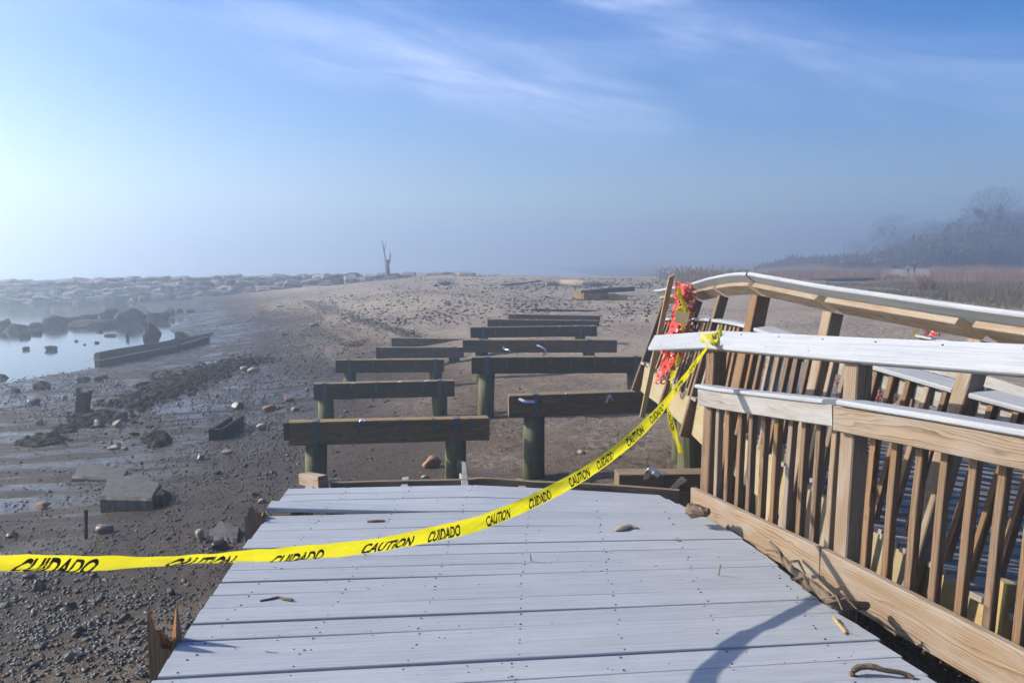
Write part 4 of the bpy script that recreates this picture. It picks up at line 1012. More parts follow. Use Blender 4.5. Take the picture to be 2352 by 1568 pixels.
# ------------------------------------------------------------------ timbers, slabs and odd debris on the flat
def log(pix, rads, m, label, name='log', cat='log', n=12, jit=.15, lift=.6, box=False, Yadj=None):
    G = []
    for i, p in enumerate(pix):
        g = ground(p[0], p[1]); r = rads[min(i,len(rads)-1)] if isinstance(rads, (list,tuple)) else rads
        G.append(g+Vector((0, 0, r*lift)))
    G = spline(G, 4); rd = [float(np.interp(i/(len(G)-1), np.linspace(0,1,len(rads)), rads)) for i in range(len(G))] if len(rads) > 1 else rads*len(G)
    mb = MB()
    if box: mb.sweep(G, rads[0]*1.6, rads[0]*1.9, ch=.012)
    else: mb.tube(G, rd, n, jit, seed=int(pix[0][0]))
    o = mb.build(name, M[m], origin=G[0], smooth=False); return tag(o, label, cat)
log([(224,826),(330,806),(410,790),(488,768)], [.17,.16,.14,.06], 'darkwood', 'long black round log lying behind the square timber at the water edge')
log([(224,845),(330,823),(410,806),(475,787)], [.15], 'darkwood', 'long black square timber sunk in the mud in front of the round log', 'sunken_timber', 'timber', box=True)
def stub(pts, w_, h_, m, label, name='stump', cat='stump'):
    mb = MB().sweep(pts, w_, h_, up=(0,-1,.1), ch=.01, cut1=w_*.25); return tag(mb.build(name, M[m], origin=pts[0]), label, cat)
g = ground(190, 949); stub([g-Vector((0,0,.1)), g+Vector((.01,0,.2)), g+Vector((.07,0,.47))], .26, .2, 'darkwood', 'dark leaning wooden stump standing alone on the shiny flat')
g = ground(182, 912); stub([g-Vector((0,0,.1)), g+Vector((.0,0,.22))], .1, .1, 'darkwood', 'tiny post stub behind the leaning stump')
g = ground(293, 778); stub([g-Vector((0,0,.1)), g+Vector((.0,0,.22))], .12, .12, 'darkwood', 'little post stub near the round log by the water')
g = ground(413, 808); stub([g-Vector((0,0,.1)), g+Vector((-.05,0,.25))], .12, .1, 'darkwood', 'short peg standing in front of the square timber')
g = ground(197, 1236); MB_ = MB().tube([g-Vector((0,0,.05)), g+Vector((.01,0,.15)), g+Vector((.02,0,.33))], [.02,.018,.022], 8); tag(MB_.build('rod', M['darkwood'], origin=g), 'thin dark rod standing upright in the mud above the tape', 'rod')
g = ground(26, 1358); MB_ = MB().tube([g-Vector((0,0,.05)), g+Vector((-.01,0,.28))], [.006,.004], 6); tag(MB_.build('stake', M['twig'], origin=g), 'very thin stick standing under the left end of the tape', 'stick')
g = ground(318, 925); MB_ = MB().tube([g-Vector((0,0,.05)), g+Vector((.05,0,.18)), g+Vector((.12,.02,.4))], [.03,.025,.006], 6); tag(MB_.build('snag', M['darkwood'], origin=g), 'pointed dark snag leaning out of the seaweed ridge', 'snag')
# wooden trough
g1 = ground(497, 1012); g2 = ground(545, 985); d = (g2-g1); d.z = 0; d.normalize(); s_ = Vector((d.y,-d.x,0))
tr = empty('wooden_trough', g1, 'dark hollow wooden trough tipped on the wet sand', 'trough')
for off, w_, hz in ((-.11,.05,.13),(.11,.05,.16)):
    MB().sweep([g1+s_*off+Vector((0,0,hz*.6)), g2+s_*off+Vector((0,0,hz*.8))], w_, .24, ch=.008).build('side_board', M['darkwood'], tr)
MB().sweep([g1+Vector((0,0,.02)), g2+Vector((0,0,.04))], .2, .06, ch=.008).build('bottom_board', M['darkwood'], tr)
MB().sweep([g1-s_*.11+Vector((0,0,.1)), g1+s_*.11+Vector((0,0,.1))], .04, .22, ch=.008).build('end_board', M['darkwood'], tr)
def slab(corners, thick, label, tilt=0):
    P = [ground(*c) for c in corners]; c = sum(P, Vector())/len(P); rs = random.Random(int(corners[0][0])); ring = []
    n = len(P)
    for i in range(n):
        a, b_ = P[i], P[(i+1)%n]
        for k_ in range(9):
            t = k_/9; q = a.lerp(b_, t); q += Vector((rs.uniform(-.007,.007), rs.uniform(-.007,.007), 0)); ring.append(q)
    zt = max(p.z for p in P)+thick; bm = bmesh.new()
    lo = [bm.verts.new((q.x-c.x, q.y-c.y, -.15)) for q in ring]
    md = [bm.verts.new((q.x-c.x, q.y-c.y, zt-c.z-.035+rs.uniform(-.003,.003))) for q in ring]
    hi = [bm.verts.new(((q.x-c.x)*.955, (q.y-c.y)*.93, zt-c.z+rs.uniform(-.002,.002))) for q in ring]
    ce = bm.verts.new((0,0,zt-c.z+.003)); N = len(ring)
    for i in range(N):
        j = (i+1)%N; bm.faces.new((lo[i],lo[j],md[j],md[i])); bm.faces.new((md[i],md[j],hi[j],hi[i])); bm.faces.new((hi[i],hi[j],ce))
    bmesh.ops.recalc_face_normals(bm, faces=bm.faces)
    me = bpy.data.meshes.new('stone_slab'); bm.to_mesh(me); bm.free(); me.materials.append(M['slab']); o = bpy.data.objects.new('stone_slab', me); C.objects.link(o); o.location = c; tag(o, label, 'slab')
slab([(232,1178),(350,1172),(372,1140),(300,1130),(250,1140)], .15, 'thick broken stone slab lying on the mud left of the deck')
slab([(165,1108),(280,1106),(296,1088),(190,1080)], .03, 'thin flat stone slab half buried behind the thick slab')
slab([(475,1247),(545,1246),(552,1222),(505,1212)], .04, 'flat rough grey rock partly hidden by the deck edge')
named_stone(370, 1160, 44, 34, 'corroded black lump with two hollows against the thick slab', 'weed', 901, 'corroded_lump', 'debris', .9, .5)
named_stone(348, 790, 60, 46, 'black root stump rising behind the round log', 'weed', 902, 'root_stump', 'stump', .9, 0)
named_stone(415, 778, 30, 16, 'dark knob of wood behind the round log', 'weed', 903, 'root_stump', 'stump', .8, 0)
log([(908,748),(912,742),(920,740),(930,748)], [.035,.04,.035,.02], 'twig', 'arched brown branch on the sand left of the fifth beam', 'branch', 'branch', n=7, lift=2.2)
log([(1254,657),(1290,656),(1340,657),(1394,657)], [.17,.22,.2,.12], 'drift', 'long bleached driftwood log on the upper beach', 'driftwood_log', 'driftwood', lift=.8)
log([(1153,657),(1200,651),(1241,646)], [.06,.05,.04], 'darkwood', 'thin dark pole lying behind the bleached log', 'pole', 'pole')
log([(936,685),(944,686),(951,687)], [.03,.05,.03], 'paleston', 'white scrap lying on the upper beach', 'scrap', 'scrap', lift=.4)
log([(1560,742),(1600,736)], [.05,.05], 'darkwood', 'dark board end behind the leaning railing', 'board', 'board')
fr = ground(1330, 688); fo = empty('timber_frame', fr, 'wrecked dark timber frame lying beyond the beams', 'wreckage')
def G(px, py, z): g = ground(px, py); return g+Vector((0,0,z))
MB().sweep([G(1334,683,.2), G(1395,680,.25), G(1456,677,.28)], .06, .22, ch=.008).build('back_timber', M['beam'], fo)
MB().sweep(spline([G(1318,684,.38), G(1323,688,.2), G(1345,690,.17), G(1400,690,.16), G(1440,690,.12)], 4), .08, .26, ch=.008).build('front_timber', M['beam2'], fo)
MB().sweep([G(1400,689,.32), G(1482,689,.14)], .3, .03, ch=.006).build('deck_board', M['plank'], fo)
MB().sweep([G(1395,684,.28), G(1340,688,.28)], .06, .2, ch=.008).build('cross_timber', M['beam'], fo)
for px in (1348, 1372, 1405): MB().sweep([G(px,690,.0)+Vector((0,-.07,0)), G(px,690,.32)+Vector((0,-.07,0))], .3, .03, up=(0,-1,0), ch=.004).build('cleat', M['beamtop'], fo)

# ------------------------------------------------------------------ litter on the deck
def on_deck(px, py, h=0.0): p = pt(px, py, z=DZ); p = pt(px, py, z=deck_z(p.x, p.y)+.0135+h); return p
def twig(pix, rads, m, label, name='twig', cat='twig', n=7, hs=None, jit=.25):
    P = [on_deck(px, py, (rads[0] if hs is None else hs[i])) for i, (px, py) in enumerate(pix)]
    P2 = spline(P, 4); rd = [float(np.interp(i/(len(P2)-1), np.linspace(0,1,len(rads)), rads)) for i in range(len(P2))]
    return tag(MB().tube(P2, rd, n, jit, seed=int(pix[0][0])).build(name, M[m], origin=P2[0]), label, cat)
twig([(597,1379),(620,1375),(640,1371),(655,1376),(672,1378)], [.004,.006,.006,.008,.009], 'twig', 'crooked brown twig on the planks below the tape')
twig([(844,1197),(860,1197),(884,1196)], [.006,.010,.008], 'twig', 'short dark twig on a far plank above the tape')
b_ = twig([(1411,1217),(1425,1212),(1445,1207),(1463,1209)], [.012,.030,.028,.010], 'drift', 'flat brown chip of driftwood on the right side of the deck', 'wood_chip', 'wood chip', n=10); b_.scale = (1,1,.55); b_.location.z -= .008
twig([(610,1495),(650,1500),(688,1507),(700,1492)], [.0015,.0015,.0015,.001], 'straw', 'thin bent straw on a near plank', 'straw', 'straw')
twig([(1220,1287),(1218,1272)], [.003,.003], 'straw', 'tiny upright straw in the middle of the deck', 'straw', 'straw', hs=[0,.045])
twig([(1650,1321),(1655,1296)], [.003,.0032], 'straw', 'pale straw standing up on the right part of the deck', 'straw', 'straw', hs=[0,.06])
twig([(1547,1238),(1566,1242)], [.003,.003], 'twig', 'sliver of bark beside the driftwood chip', 'bark_sliver', 'bark')
twig([(1915,1417),(1926,1432),(1942,1452),(1938,1457)], [.006,.009,.009,.010], 'straw', 'pale forked stick near the deck edge', 'stick', 'stick')
twig([(1942,1450),(1955,1455),(1972,1459)], [.007,.004,.003], 'straw', 'side shoot lying against the pale forked stick', 'stick', 'stick')
twig([(1957,1553),(1960,1540),(1975,1531),(2004,1530),(2030,1537),(2075,1545),(2098,1556)], [.010,.011,.012,.012,.009,.008,.010], 'twig', 'dark curved branch arching on the nearest planks', 'branch', 'branch', hs=[.0,.02,.03,.035,.03,.02,.008], n=9)
P = [pt(1585,1178,Y=4.65)+Vector((0,0,.02)), pt(1600,1181,Y=4.55)+Vector((0,0,.02)), pt(1628,1188,Y=4.5)+Vector((0,0,.03))]
tag(MB().tube(spline(P,4), [.02,.035,.03,.04,.035,.03,.03,.03,.02], 9, .5).build('broken_branch', M['twig'], origin=P[0]), 'chunk of torn branch at the end of the kick board', 'branch')
# long branch caught between deck and railing
bp = [(1768,1243,3.98,.16),(1785,1262,3.9,.10),(1800,1285,3.8,.06),(1825,1312,3.66,.03),(1858,1338,3.52,.03),(1890,1362,3.42,.04),(1915,1385,3.33,.03),(1950,1388,3.36,.01),(1990,1390,3.42,-.02)]
P = [pt(a_, c_, Y=y_) for a_, c_, y_, h_ in bp]
lb = empty('long_branch', P[3], 'long bare branch wedged in the gap between deck and railing', 'branch')
MB().tube(spline(P, 4), [float(np.interp(i, [0,8,20,32], [.007,.014,.024,.019])) for i in range(33)], 9, .35).build('limb', M['branch'], lb)
for (a_, b2) in (((1800,1290,3.78),(1850,1318,3.62)),((1820,1330,3.58),(1855,1352,3.45)),((1890,1375,3.36),(1935,1400,3.25)),((1760,1262,3.92),(1800,1300,3.74)),((1900,1385,3.32),(1968,1398,3.26))):
    A_ = pt(a_[0],a_[1],Y=a_[2]); B_ = pt(b2[0],b2[1],Y=b2[2]); MB().tube([A_, (A_+B_)/2+Vector((.02,.01,.03)), B_], [.007,.006,.003], 6, .3).build('side_twig', M['twig'], lb)
# debris packed in the gap
rs = random.Random(9); VV = []; FF = []; off = 0
T = [lump(1, 960+q, .5, 1.0) for q in range(8)]
for i in range(3400):
    Y = rs.uniform(1.6, 4.7); xl = ex(ER, Y)-.05; xr = LE(Y)+.25; x = rs.uniform(xl, xr); z = DZ-.62+.25*vnoise(x*3, Y*3, 9)+rs.uniform(-.03,.02)+.14*math.exp(-((x-xl-.2)/.2)**2)
    s = rs.uniform(.006,.02); V, F = T[i%8]; a = rs.uniform(0,6.28); W = V*np.array([s*rs.uniform(.6,1.8), s, s*.35]); c_, s_ = math.cos(a), math.sin(a)
    VV.append(np.stack([W[:,0]*c_-W[:,1]*s_+x, W[:,0]*s_+W[:,1]*c_+Y, W[:,2]+float(z)], 1)); FF.append(F+off); off += len(V)
tag(np_mesh('leaf_litter', np.concatenate(VV), np.concatenate(FF), M['leaf']), 'brown leaf litter and shells packed between deck and railing', 'leaf litter', kind='stuff')
xs_ = np.linspace(0, 1, 14); yy = np.linspace(1.4, 4.9, 40); V = []
for y in yy:
    xl = ex(ER, float(y))-.3; xr = LE(float(y))+.5
    for t in xs_: x = xl+(xr-xl)*t; V.append((x, y, DZ-.64+.25*float(vnoise(x*3, y*3, 9))+.14*math.exp(-((x-xl-.5)/.2)**2)))
idx = np.arange(len(V)).reshape(40, 14); F = np.stack([idx[:-1,:-1].ravel(), idx[:-1,1:].ravel(), idx[1:,1:].ravel(), idx[1:,:-1].ravel()], 1)
tag(np_mesh('debris_mound', V, F, M['leaf'], smooth=True), 'mound of dark washed up soil under the gap', 'debris', kind='stuff')

# ------------------------------------------------------------------ yellow tape
TP_ = [(-3400,860,1.05,-10),(-1500,1090,1.2,-22),(-700,1205,1.27,-30),(-260,1268,1.35,-46),(-120,1290,1.50,-49),(0,1297,1.62,-50),(110,1299,1.72,-48),(220,1300,1.82,-48),(400,1294,1.98,-54),(560,1286,2.18,-46),(640,1281,2.28,-40),(740,1270,2.42,-32),(900,1247,2.68,-18),(1067,1210,3.02,2),(1140,1186,3.17,8),(1240,1144,3.38,13),(1360,1078,3.68,15),(1450,1010,3.98,18),(1520,938,4.25,6),(1570,872,4.48,-12),(1610,816,4.66,-22),(1634,785,4.78,-28)]
def crv(vals, n=10): return spline(vals, n)
_P = [pt(a, b_, Y=y) for a, b_, y, f in TP_]; TC = crv(_P, 12)
TF = [v.x for v in crv([Vector((q[3],0,0)) for q in TP_], 12)]     # turn of the tape about its length, degrees from upright
TWD = .057
arc = [0.0]
for i in range(1, len(TC)): arc.append(arc[-1]+(TC[i]-TC[i-1]).length)
def tape_at(s):
    i = int(np.searchsorted(arc, s))-1; i = max(0, min(i, len(TC)-2)); f = (s-arc[i])/(arc[i+1]-arc[i])
    c = TC[i].lerp(TC[i+1], f); t = (TC[min(i+2,len(TC)-1)]-TC[max(i-1,0)]).normalized(); a = R(TF[i]*(1-f)+TF[i+1]*f)
    away = t.cross(Vector((0,0,1))).normalized(); 
    if away.y < 0: away = -away
    upv = away.cross(t).normalized(); 
    if upv.z < 0: upv = -upv
    wv = (upv*math.cos(a)+away*math.sin(a)).normalized(); nv = wv.cross(t).normalized()
    if nv.y > 0: nv = -nv
    return c, wv, nv
def tape_pt(s, v, lift=0.0):    # v from -0.5 (bottom) to 0.5 (top)
    c, wv, nv = tape_at(s)
    curl = (v*v*4)*.006*(1+math.sin(s*3.1))+.003*math.sin(s*9+v*5)+.0011*math.sin(s*31+v*9)+.0008*math.sin(s*57-v*14)
    return c+wv*(v*TWD)-nv*(curl-lift)
def s_of_px(px):
    for i in range(len(TC)-1):
        q0, q1 = proj(TC[i])[0], proj(TC[i+1])[0]
        if q0 <= px <= q1: return arc[i]+(arc[i+1]-arc[i])*(px-q0)/(q1-q0+1e-9)
    return arc[-1]
def proj(p):
    d = p-Vector((0,0,EYE)); zc = d.y*math.cos(PITCH)-d.z*math.sin(PITCH); yc_ = d.y*math.sin(PITCH)+d.z*math.cos(PITCH)
    return (CX+FPX*d.x/zc, CY-FPX*yc_/zc)
tape = empty('warning_tape', TC[-1], 'yellow tape lettered CAUTION and CUIDADO sagging across the deck to the near railing', 'warning tape')
mb = MB(); NV = 8; ss = np.linspace(0, arc[-1], 560)
for i in range(len(ss)-1):
    for j in range(NV):
        v0, v1 = j/NV-.5, (j+1)/NV-.5
        mb.quad(tape_pt(ss[i],v0), tape_pt(ss[i+1],v0), tape_pt(ss[i+1],v1), tape_pt(ss[i],v1), uv=((ss[i],v0*TWD),(ss[i+1],v0*TWD),(ss[i+1],v1*TWD),(ss[i],v1*TWD)))
o = mb.build('ribbon', M['tape'], tape); bm = bmesh.new(); bm.from_mesh(o.data); bmesh.ops.remove_doubles(bm, verts=bm.verts, dist=1e-5); bm.to_mesh(o.data); bm.free(); o.data.polygons.foreach_set('use_smooth', [True]*len(o.data.polygons))
# glyphs
def glyph_mesh(text):
    cu = bpy.data.curves.new('t', 'FONT'); cu.body = text; cu.size = 1.0; cu.shear = .12; cu.offset = .034; cu.resolution_u = 4
    ob = bpy.data.objects.new('t', cu); C.objects.link(ob); dg = bpy.context.evaluated_depsgraph_get(); me = bpy.data.meshes.new_from_object(ob.evaluated_get(dg))
    bm = bmesh.new(); bm.from_mesh(me); bmesh.ops.triangulate(bm, faces=bm.faces)
    for _ in range(1): bmesh.ops.subdivide_edges(bm, edges=[e for e in bm.edges if e.calc_length() > .15], cuts=1)
    bmesh.ops.triangulate(bm, faces=bm.faces)
    V = np.array([v.co[:] for v in bm.verts]); F = [[v.index for v in f.verts] for f in bm.faces]; bm.free()
    bpy.data.objects.remove(ob); bpy.data.curves.remove(cu); bpy.data.meshes.remove(me)
    V[:,0] = (V[:,0]-V[:,0].min())/(V[:,0].max()-V[:,0].min()); V[:,1] = (V[:,1]-V[:,1].min())/(V[:,1].max()-V[:,1].min()); return V, F
GL = {t: glyph_mesh(t) for t in ('CAUTION','CUIDADO','NO')}
def letters(owner, text, fn, name='lettering'):
    V, F = GL[text]; me = bpy.data.meshes.new(name); og = Vector(owner.location)
    me.from_pydata([tuple(fn(v[0], v[1])-og) for v in V], [], F); me.update(); me.materials.append(M['ink'])
    o = bpy.data.objects.new(name, me); C.objects.link(o); o.parent = owner; return o
for (t, a_, b2, lo, hi) in [('CUIDADO',35,222,-.44,.40),('CAUTION',388,535,-.46,.40),('CUIDADO',625,745,-.46,.22),('CAUTION',835,950,-.46,.24),('CUIDADO',983,1057,-.46,.26),('CAUTION',1117,1172,-.46,.28),('CUIDADO',1214,1264,-.44,.30),('CAUTION',1308,1355,-.4,.34),('CUIDADO',1372,1408,-.36,.36),('CAUTION',1440,1478,-.36,.36),('CUIDADO',1494,1524,-.36,.36),('CAUTION',1548,1568,-.36,.36),('CUIDADO',1582,1600,-.3,.3)]:
    s0, s1 = s_of_px(a_), s_of_px(b2)
    letters(tape, t, lambda x, y, s0=s0, s1=s1, lo=lo, hi=hi: tape_pt(s0+(s1-s0)*x, lo+(hi-lo)*y, .0012))
# knot round the post and the flap lettered NO lying on the cap
kp = TC[-1]
def ribbon(owner, pts, wv, wd, name, m='tape', n=6, letter=None, wob=.0):
    P = spline(pts, n); W = spline(wv, n); mb = MB(); L = 0
    def f(u, v, lift=0):
        x = u*(len(P)-1); i = min(int(x), len(P)-2); fr_ = x-i; c = P[i].lerp(P[i+1], fr_); w_ = W[i].lerp(W[i+1], fr_).normalized(); t = (P[i+1]-P[i]).normalized(); nv = w_.cross(t)
        if nv.dot(Vector((0,0,EYE))-c) < 0: nv = -nv
        return c+w_*((v-.5)*wd)+nv*(lift+wob*math.sin(u*9+v*4))
    K = len(P)*2
    for i in range(K):
        for j in range(4): mb.quad(f(i/K,j/4), f((i+1)/K,j/4), f((i+1)/K,(j+1)/4), f(i/K,(j+1)/4), uv=((i/K,j*.02),((i+1)/K,j*.02),((i+1)/K,j*.02+.02),(i/K,j*.02+.02)))
    o = mb.build(name, M[m], owner); bm = bmesh.new(); bm.from_mesh(o.data); bmesh.ops.remove_doubles(bm, verts=bm.verts, dist=1e-5); bm.to_mesh(o.data); bm.free()
    if letter:
        for (t, u0, u1, v0, v1) in letter: letters(owner, t, lambda x, y: f(u0+(u1-u0)*x, v0+(v1-v0)*y, .0015))
    return o
Yk = 4.92
cap_u = tilt_up(LA, Yk, th)
def capface(px, py):
    """point on the sloping top face of the near cap seen at (px,py)"""
    o_ = Vector((0,0,EYE)); d = (pt(px,py,Y=5)-o_); c = Vector((LA(Yk), Yk, capz(Yk)))+cap_u*.018; k_ = (c-o_).dot(cap_u)/d.dot(cap_u); return o_+d*k_
fl = [capface(1614,781)+cap_u*.02, capface(1628,780)+cap_u*.008, capface(1645,778)+cap_u*.012, capface(1657,772)+cap_u*.02, capface(1664,763)+cap_u*.03]
ribbon(tape, fl, [Vector((0,.3,1)),Vector((0,.3,1)),Vector((0,.3,1)),Vector((0,.4,.9)),Vector((0,.4,.9))], .062, 'flap', wob=.002, letter=[('NO',.40,.68,.12,.85)])
kk = [kp, pt(1640,790,Y=4.84), pt(1643,800,Y=4.85), pt(1650,806,Y=4.9), pt(1660,808,Y=5.0)]
ribbon(tape, kk, [Vector((1,.2,.5))]*5, .03, 'knot')
kk = [pt(1632,782,Y=4.80), pt(1640,788,Y=4.80), pt(1648,780,Y=4.86), pt(1652,772,Y=4.93)]
ribbon(tape, kk, [Vector((.2,.2,1))]*4, .035, 'knot', wob=.003)
# hanging tail behind
tl = [pt(1548,850,Y=5.9), pt(1541,880,Y=5.88), pt(1534,915,Y=5.86), pt(1536,945,Y=5.85), pt(1546,985,Y=5.83), pt(1556,1015,Y=5.82), pt(1566,1040,Y=5.8)]
tt = empty('tape_tail', tl[0], 'loose yellow tape tail hanging over the sand behind the sagging tape', 'warning tape')
ribbon(tt, tl, [Vector((1,.3,0)),Vector((.5,1,0)),Vector((.2,1,0)),Vector((.5,1,.1)),Vector((1,.5,.1)),Vector((.8,1,.1)),Vector((1,.3,0))], .055, 'ribbon', letter=[('CAUTION',.50,.68,.15,.8)], wob=.003)
letters(tt, 'CUIDADO', lambda x, y: Vector(tl[1]).lerp(tl[2], x)+Vector((.02*(y-.5), -.02, 0)), 'lettering')

# ------------------------------------------------------------------ orange mesh and stake
st_ = [pt(1490,885,Y=8.2), pt(1516,760,Y=8.1), pt(1543,633,Y=8.05)]
stake = MB().sweep([st_[0]+(st_[0]-st_[1])*.6, st_[1], st_[2]], .05, .028, up=(0,-1,0), ch=.003, cut1=.02).build('wooden_stake', M['fresh'], origin=st_[0]); tag(stake, 'pale wooden stake leaning at the end of the tilted railing', 'stake')
def net(name, corner, nu, nv, label, origin, fold=.03, m='orange', r=.006, hole=None, group='orange safety mesh pieces'):
    """corner(u,v) -> world point; strands of a stretched plastic mesh with oval holes"""
    rs = random.Random(nu*nv); ph = [rs.uniform(0,6.28) for _ in range(6)]; bm = bmesh.new(); cache = {}
    def P(u, v):
        k_ = (round(u, 5), round(v, 5))
        if k_ not in cache:
            p = corner(u/nu, v/nv)
            d = fold*(.55*math.sin(u*1.9+v*.8+ph[0])+.45*math.sin(v*2.3-u*1.1+ph[1])+.25*math.sin(u*5.1+v*3.7+ph[2]))
            e = fold*.35*math.sin(v*1.7+u*2.9+ph[3]); g_ = fold*.3*math.sin(u*2.2-v*2.6+ph[4])
            cache[k_] = bm.verts.new(p+Vector((e, -d, g_))-Vector(origin))
        return cache[k_]
    N = 12
    for i in range(nu):
        for j in range(nv):
            if rs.random() < .05: continue
            off = .5 if j % 2 else 0
            outer = []; inner = []
            for q in range(N):
                a = 2*math.pi*q/N; c_, s_ = math.cos(a), math.sin(a); m_ = max(abs(c_), abs(s_))
                outer.append(P(i+off+.5+.5*c_/m_, j+.5+.5*s_/m_)); w_ = hole or .33
                inner.append(P(i+off+.5+w_*c_, j+.5+w_*1.02*s_))
            for q in range(N):
                f_ = [outer[q], outer[(q+1)%N], inner[(q+1)%N], inner[q]]
                try: bm.faces.new(f_)
                except ValueError: pass
    ex_ = bmesh.ops.extrude_face_region(bm, geom=bm.faces[:]); nv_ = [e for e in ex_['geom'] if isinstance(e, bmesh.types.BMVert)]
    bmesh.ops.translate(bm, verts=nv_, vec=(0, .004, 0)); bmesh.ops.recalc_face_normals(bm, faces=bm.faces)
    me = bpy.data.meshes.new(name); bm.to_mesh(me); bm.free(); me.materials.append(M[m]); o = bpy.data.objects.new(name, me); C.objects.link(o); o.location = origin; return tag(o, label, 'safety mesh', group)
def nc(u, v):
    L_ = [(1552,650),(1548,690),(1532,745),(1520,800),(1512,850),(1500,880)]; R_ = [(1592,652),(1596,690),(1592,730),(1578,790),(1568,830),(1522,884)]
    t = v*5; i = min(int(t), 4); f = t-i
    a = (L_[i][0]*(1-f)+L_[i+1][0]*f, L_[i][1]*(1-f)+L_[i+1][1]*f); b_ = (R_[i][0]*(1-f)+R_[i+1][0]*f, R_[i][1]*(1-f)+R_[i+1][1]*f)
    return pt(a[0]+(b_[0]-a[0])*u, a[1]+(b_[1]-a[1])*u, Y=7.75-.2*math.sin(u*3)+.06*math.sin(v*17+u*5))
net('safety_mesh', nc, 4, 17, 'torn orange plastic mesh hanging from the wooden stake', st_[1], .022)
net('safety_mesh', lambda u, v: nc(.15+u*.8, .1+v*.8)+Vector((.03,.16,.02)), 4, 15, 'second fold of orange mesh behind the torn hanging one', st_[1]+Vector((0,.1,0)), .03)
net('safety_mesh', lambda u, v: pt(1548+45*u, 648+38*v+6*u, Y=7.7-.1*v), 9, 6, 'folded top of orange mesh draped over the leaning rail end', st_[2], .02)
def patch(px, py, w_, h_, Y, lab, nu=4, nv=5): net('safety_mesh', lambda u, v: pt(px-w_/2+w_*u, py-h_/2+h_*v, Y=Y-.06*math.sin(u*6+v*3)), nu, nv, lab, pt(px, py, Y=Y), .02, r=.006)
patch(1757, 860, 12, 66, 7.0, 'narrow strip of orange mesh seen between the posts above the mid cap', 2, 9)
patch(2140, 758, 44, 30, 8.4, 'orange mesh tied to the far railing end post')
patch(1927, 905, 12, 60, 7.2, 'sliver of orange mesh beside the second near post', 2, 8)
patch(2015, 905, 22, 40, 7.4, 'orange mesh scrap on the far side of the walkway behind the balusters')
patch(2050, 913, 22, 24, 7.4, 'smaller orange mesh scrap right behind the balusters')
def scrap(pix, Y, wd, lab):
    P = [pt(x, y, Y=Y-.02*i) for i, (x, y) in enumerate(pix)]; o = empty('tape_scrap', P[0], lab, 'warning tape', 'scraps of yellow tape'); ribbon(o, P, [Vector((.9,.2,.4)) if i%2 else Vector((.3,.2,1)) for i in range(len(P))], wd, 'ribbon', wob=.006)
scrap([(1556,660),(1560,672),(1566,690),(1575,705)], 7.45, .05, 'yellow tape scrap twisted through the orange mesh top')
scrap([(1553,712),(1565,705),(1576,716),(1578,722)], 7.45, .07, 'yellow tape bow tied at the middle of the orange mesh')
scrap([(1570,750),(1566,752),(1572,757)], 7.45, .05, 'crumpled yellow tape below the little board')
scrap([(1555,815),(1557,832),(1553,848)], 7.45, .06, 'yellow tape end hanging under the near cap')
scrap([(2108,752),(2103,763),(2098,775)], 8.5, .07, 'yellow tape tied on the far railing end post')
bd = [pt(1552,726,Y=7.4), pt(1581,734,Y=7.35)]
tag(MB().sweep(bd, .012, .11, ch=.002).build('tag_board', M['fresh'], origin=bd[0]), 'small pale board stuck in the orange mesh', 'board')

# grit trodden over the planks
rs = random.Random(15); VV = []; FF = []; off = 0
for i in range(450):
    px = rs.uniform(420, 2050); py = rs.uniform(1125, 1640); p = pt(px, py, z=DZ)
    if p.x < ex(EL, p.y)+.03 or p.x > ex(ER, p.y)-.04: continue
    V, F = T[i%8]; s_ = rs.uniform(.0012,.0036); z = deck_z(p.x, p.y)+.0135
    VV.append(V*np.array([s_*rs.uniform(.8,2.4), s_, s_*.6])+np.array([p.x, p.y, z])); FF.append(F+off); off += len(V)
tag(np_mesh('grit', np.concatenate(VV), np.concatenate(FF), M['leaf']), 'fine grit and plant bits scattered over the deck planks', 'grit', kind='stuff')

# ------------------------------------------------------------------ far things: dead tree, reeds, grass, trees, people
def Tn(px, py, Y): return pt(px, py, Y=Y)
Yd = 72
dt = empty('dead_tree', Tn(890,632,Yd), 'leafless dead tree with a forked top standing at the jetty end', 'tree')
MB().tube([Tn(891,634,Yd),Tn(890,622,Yd),Tn(889.5,608,Yd),Tn(889,596,Yd)], [.22,.19,.19,.14], 9, .3).build('trunk', M['palebark'], dt)
MB().tube([Tn(888,610,Yd),Tn(885,595,Yd),Tn(882,575,Yd),Tn(877.5,552,Yd)], [.09,.07,.05,.02], 6, .3).build('limb', M['palebark'], dt)
MB().tube([Tn(883,580,Yd),Tn(884,570,Yd),Tn(888,554,Yd)], [.04,.03,.012], 5).build('limb', M['palebark'], dt)
MB().tube([Tn(891,610,Yd),Tn(895,600,Yd),Tn(896,585,Yd),Tn(896,574,Yd)], [.09,.07,.04,.015], 6, .3).build('limb', M['palebark'], dt)
MB().tube([Tn(896,592,Yd),Tn(900,586,Yd)], [.03,.01], 5).build('limb', M['palebark'], dt)

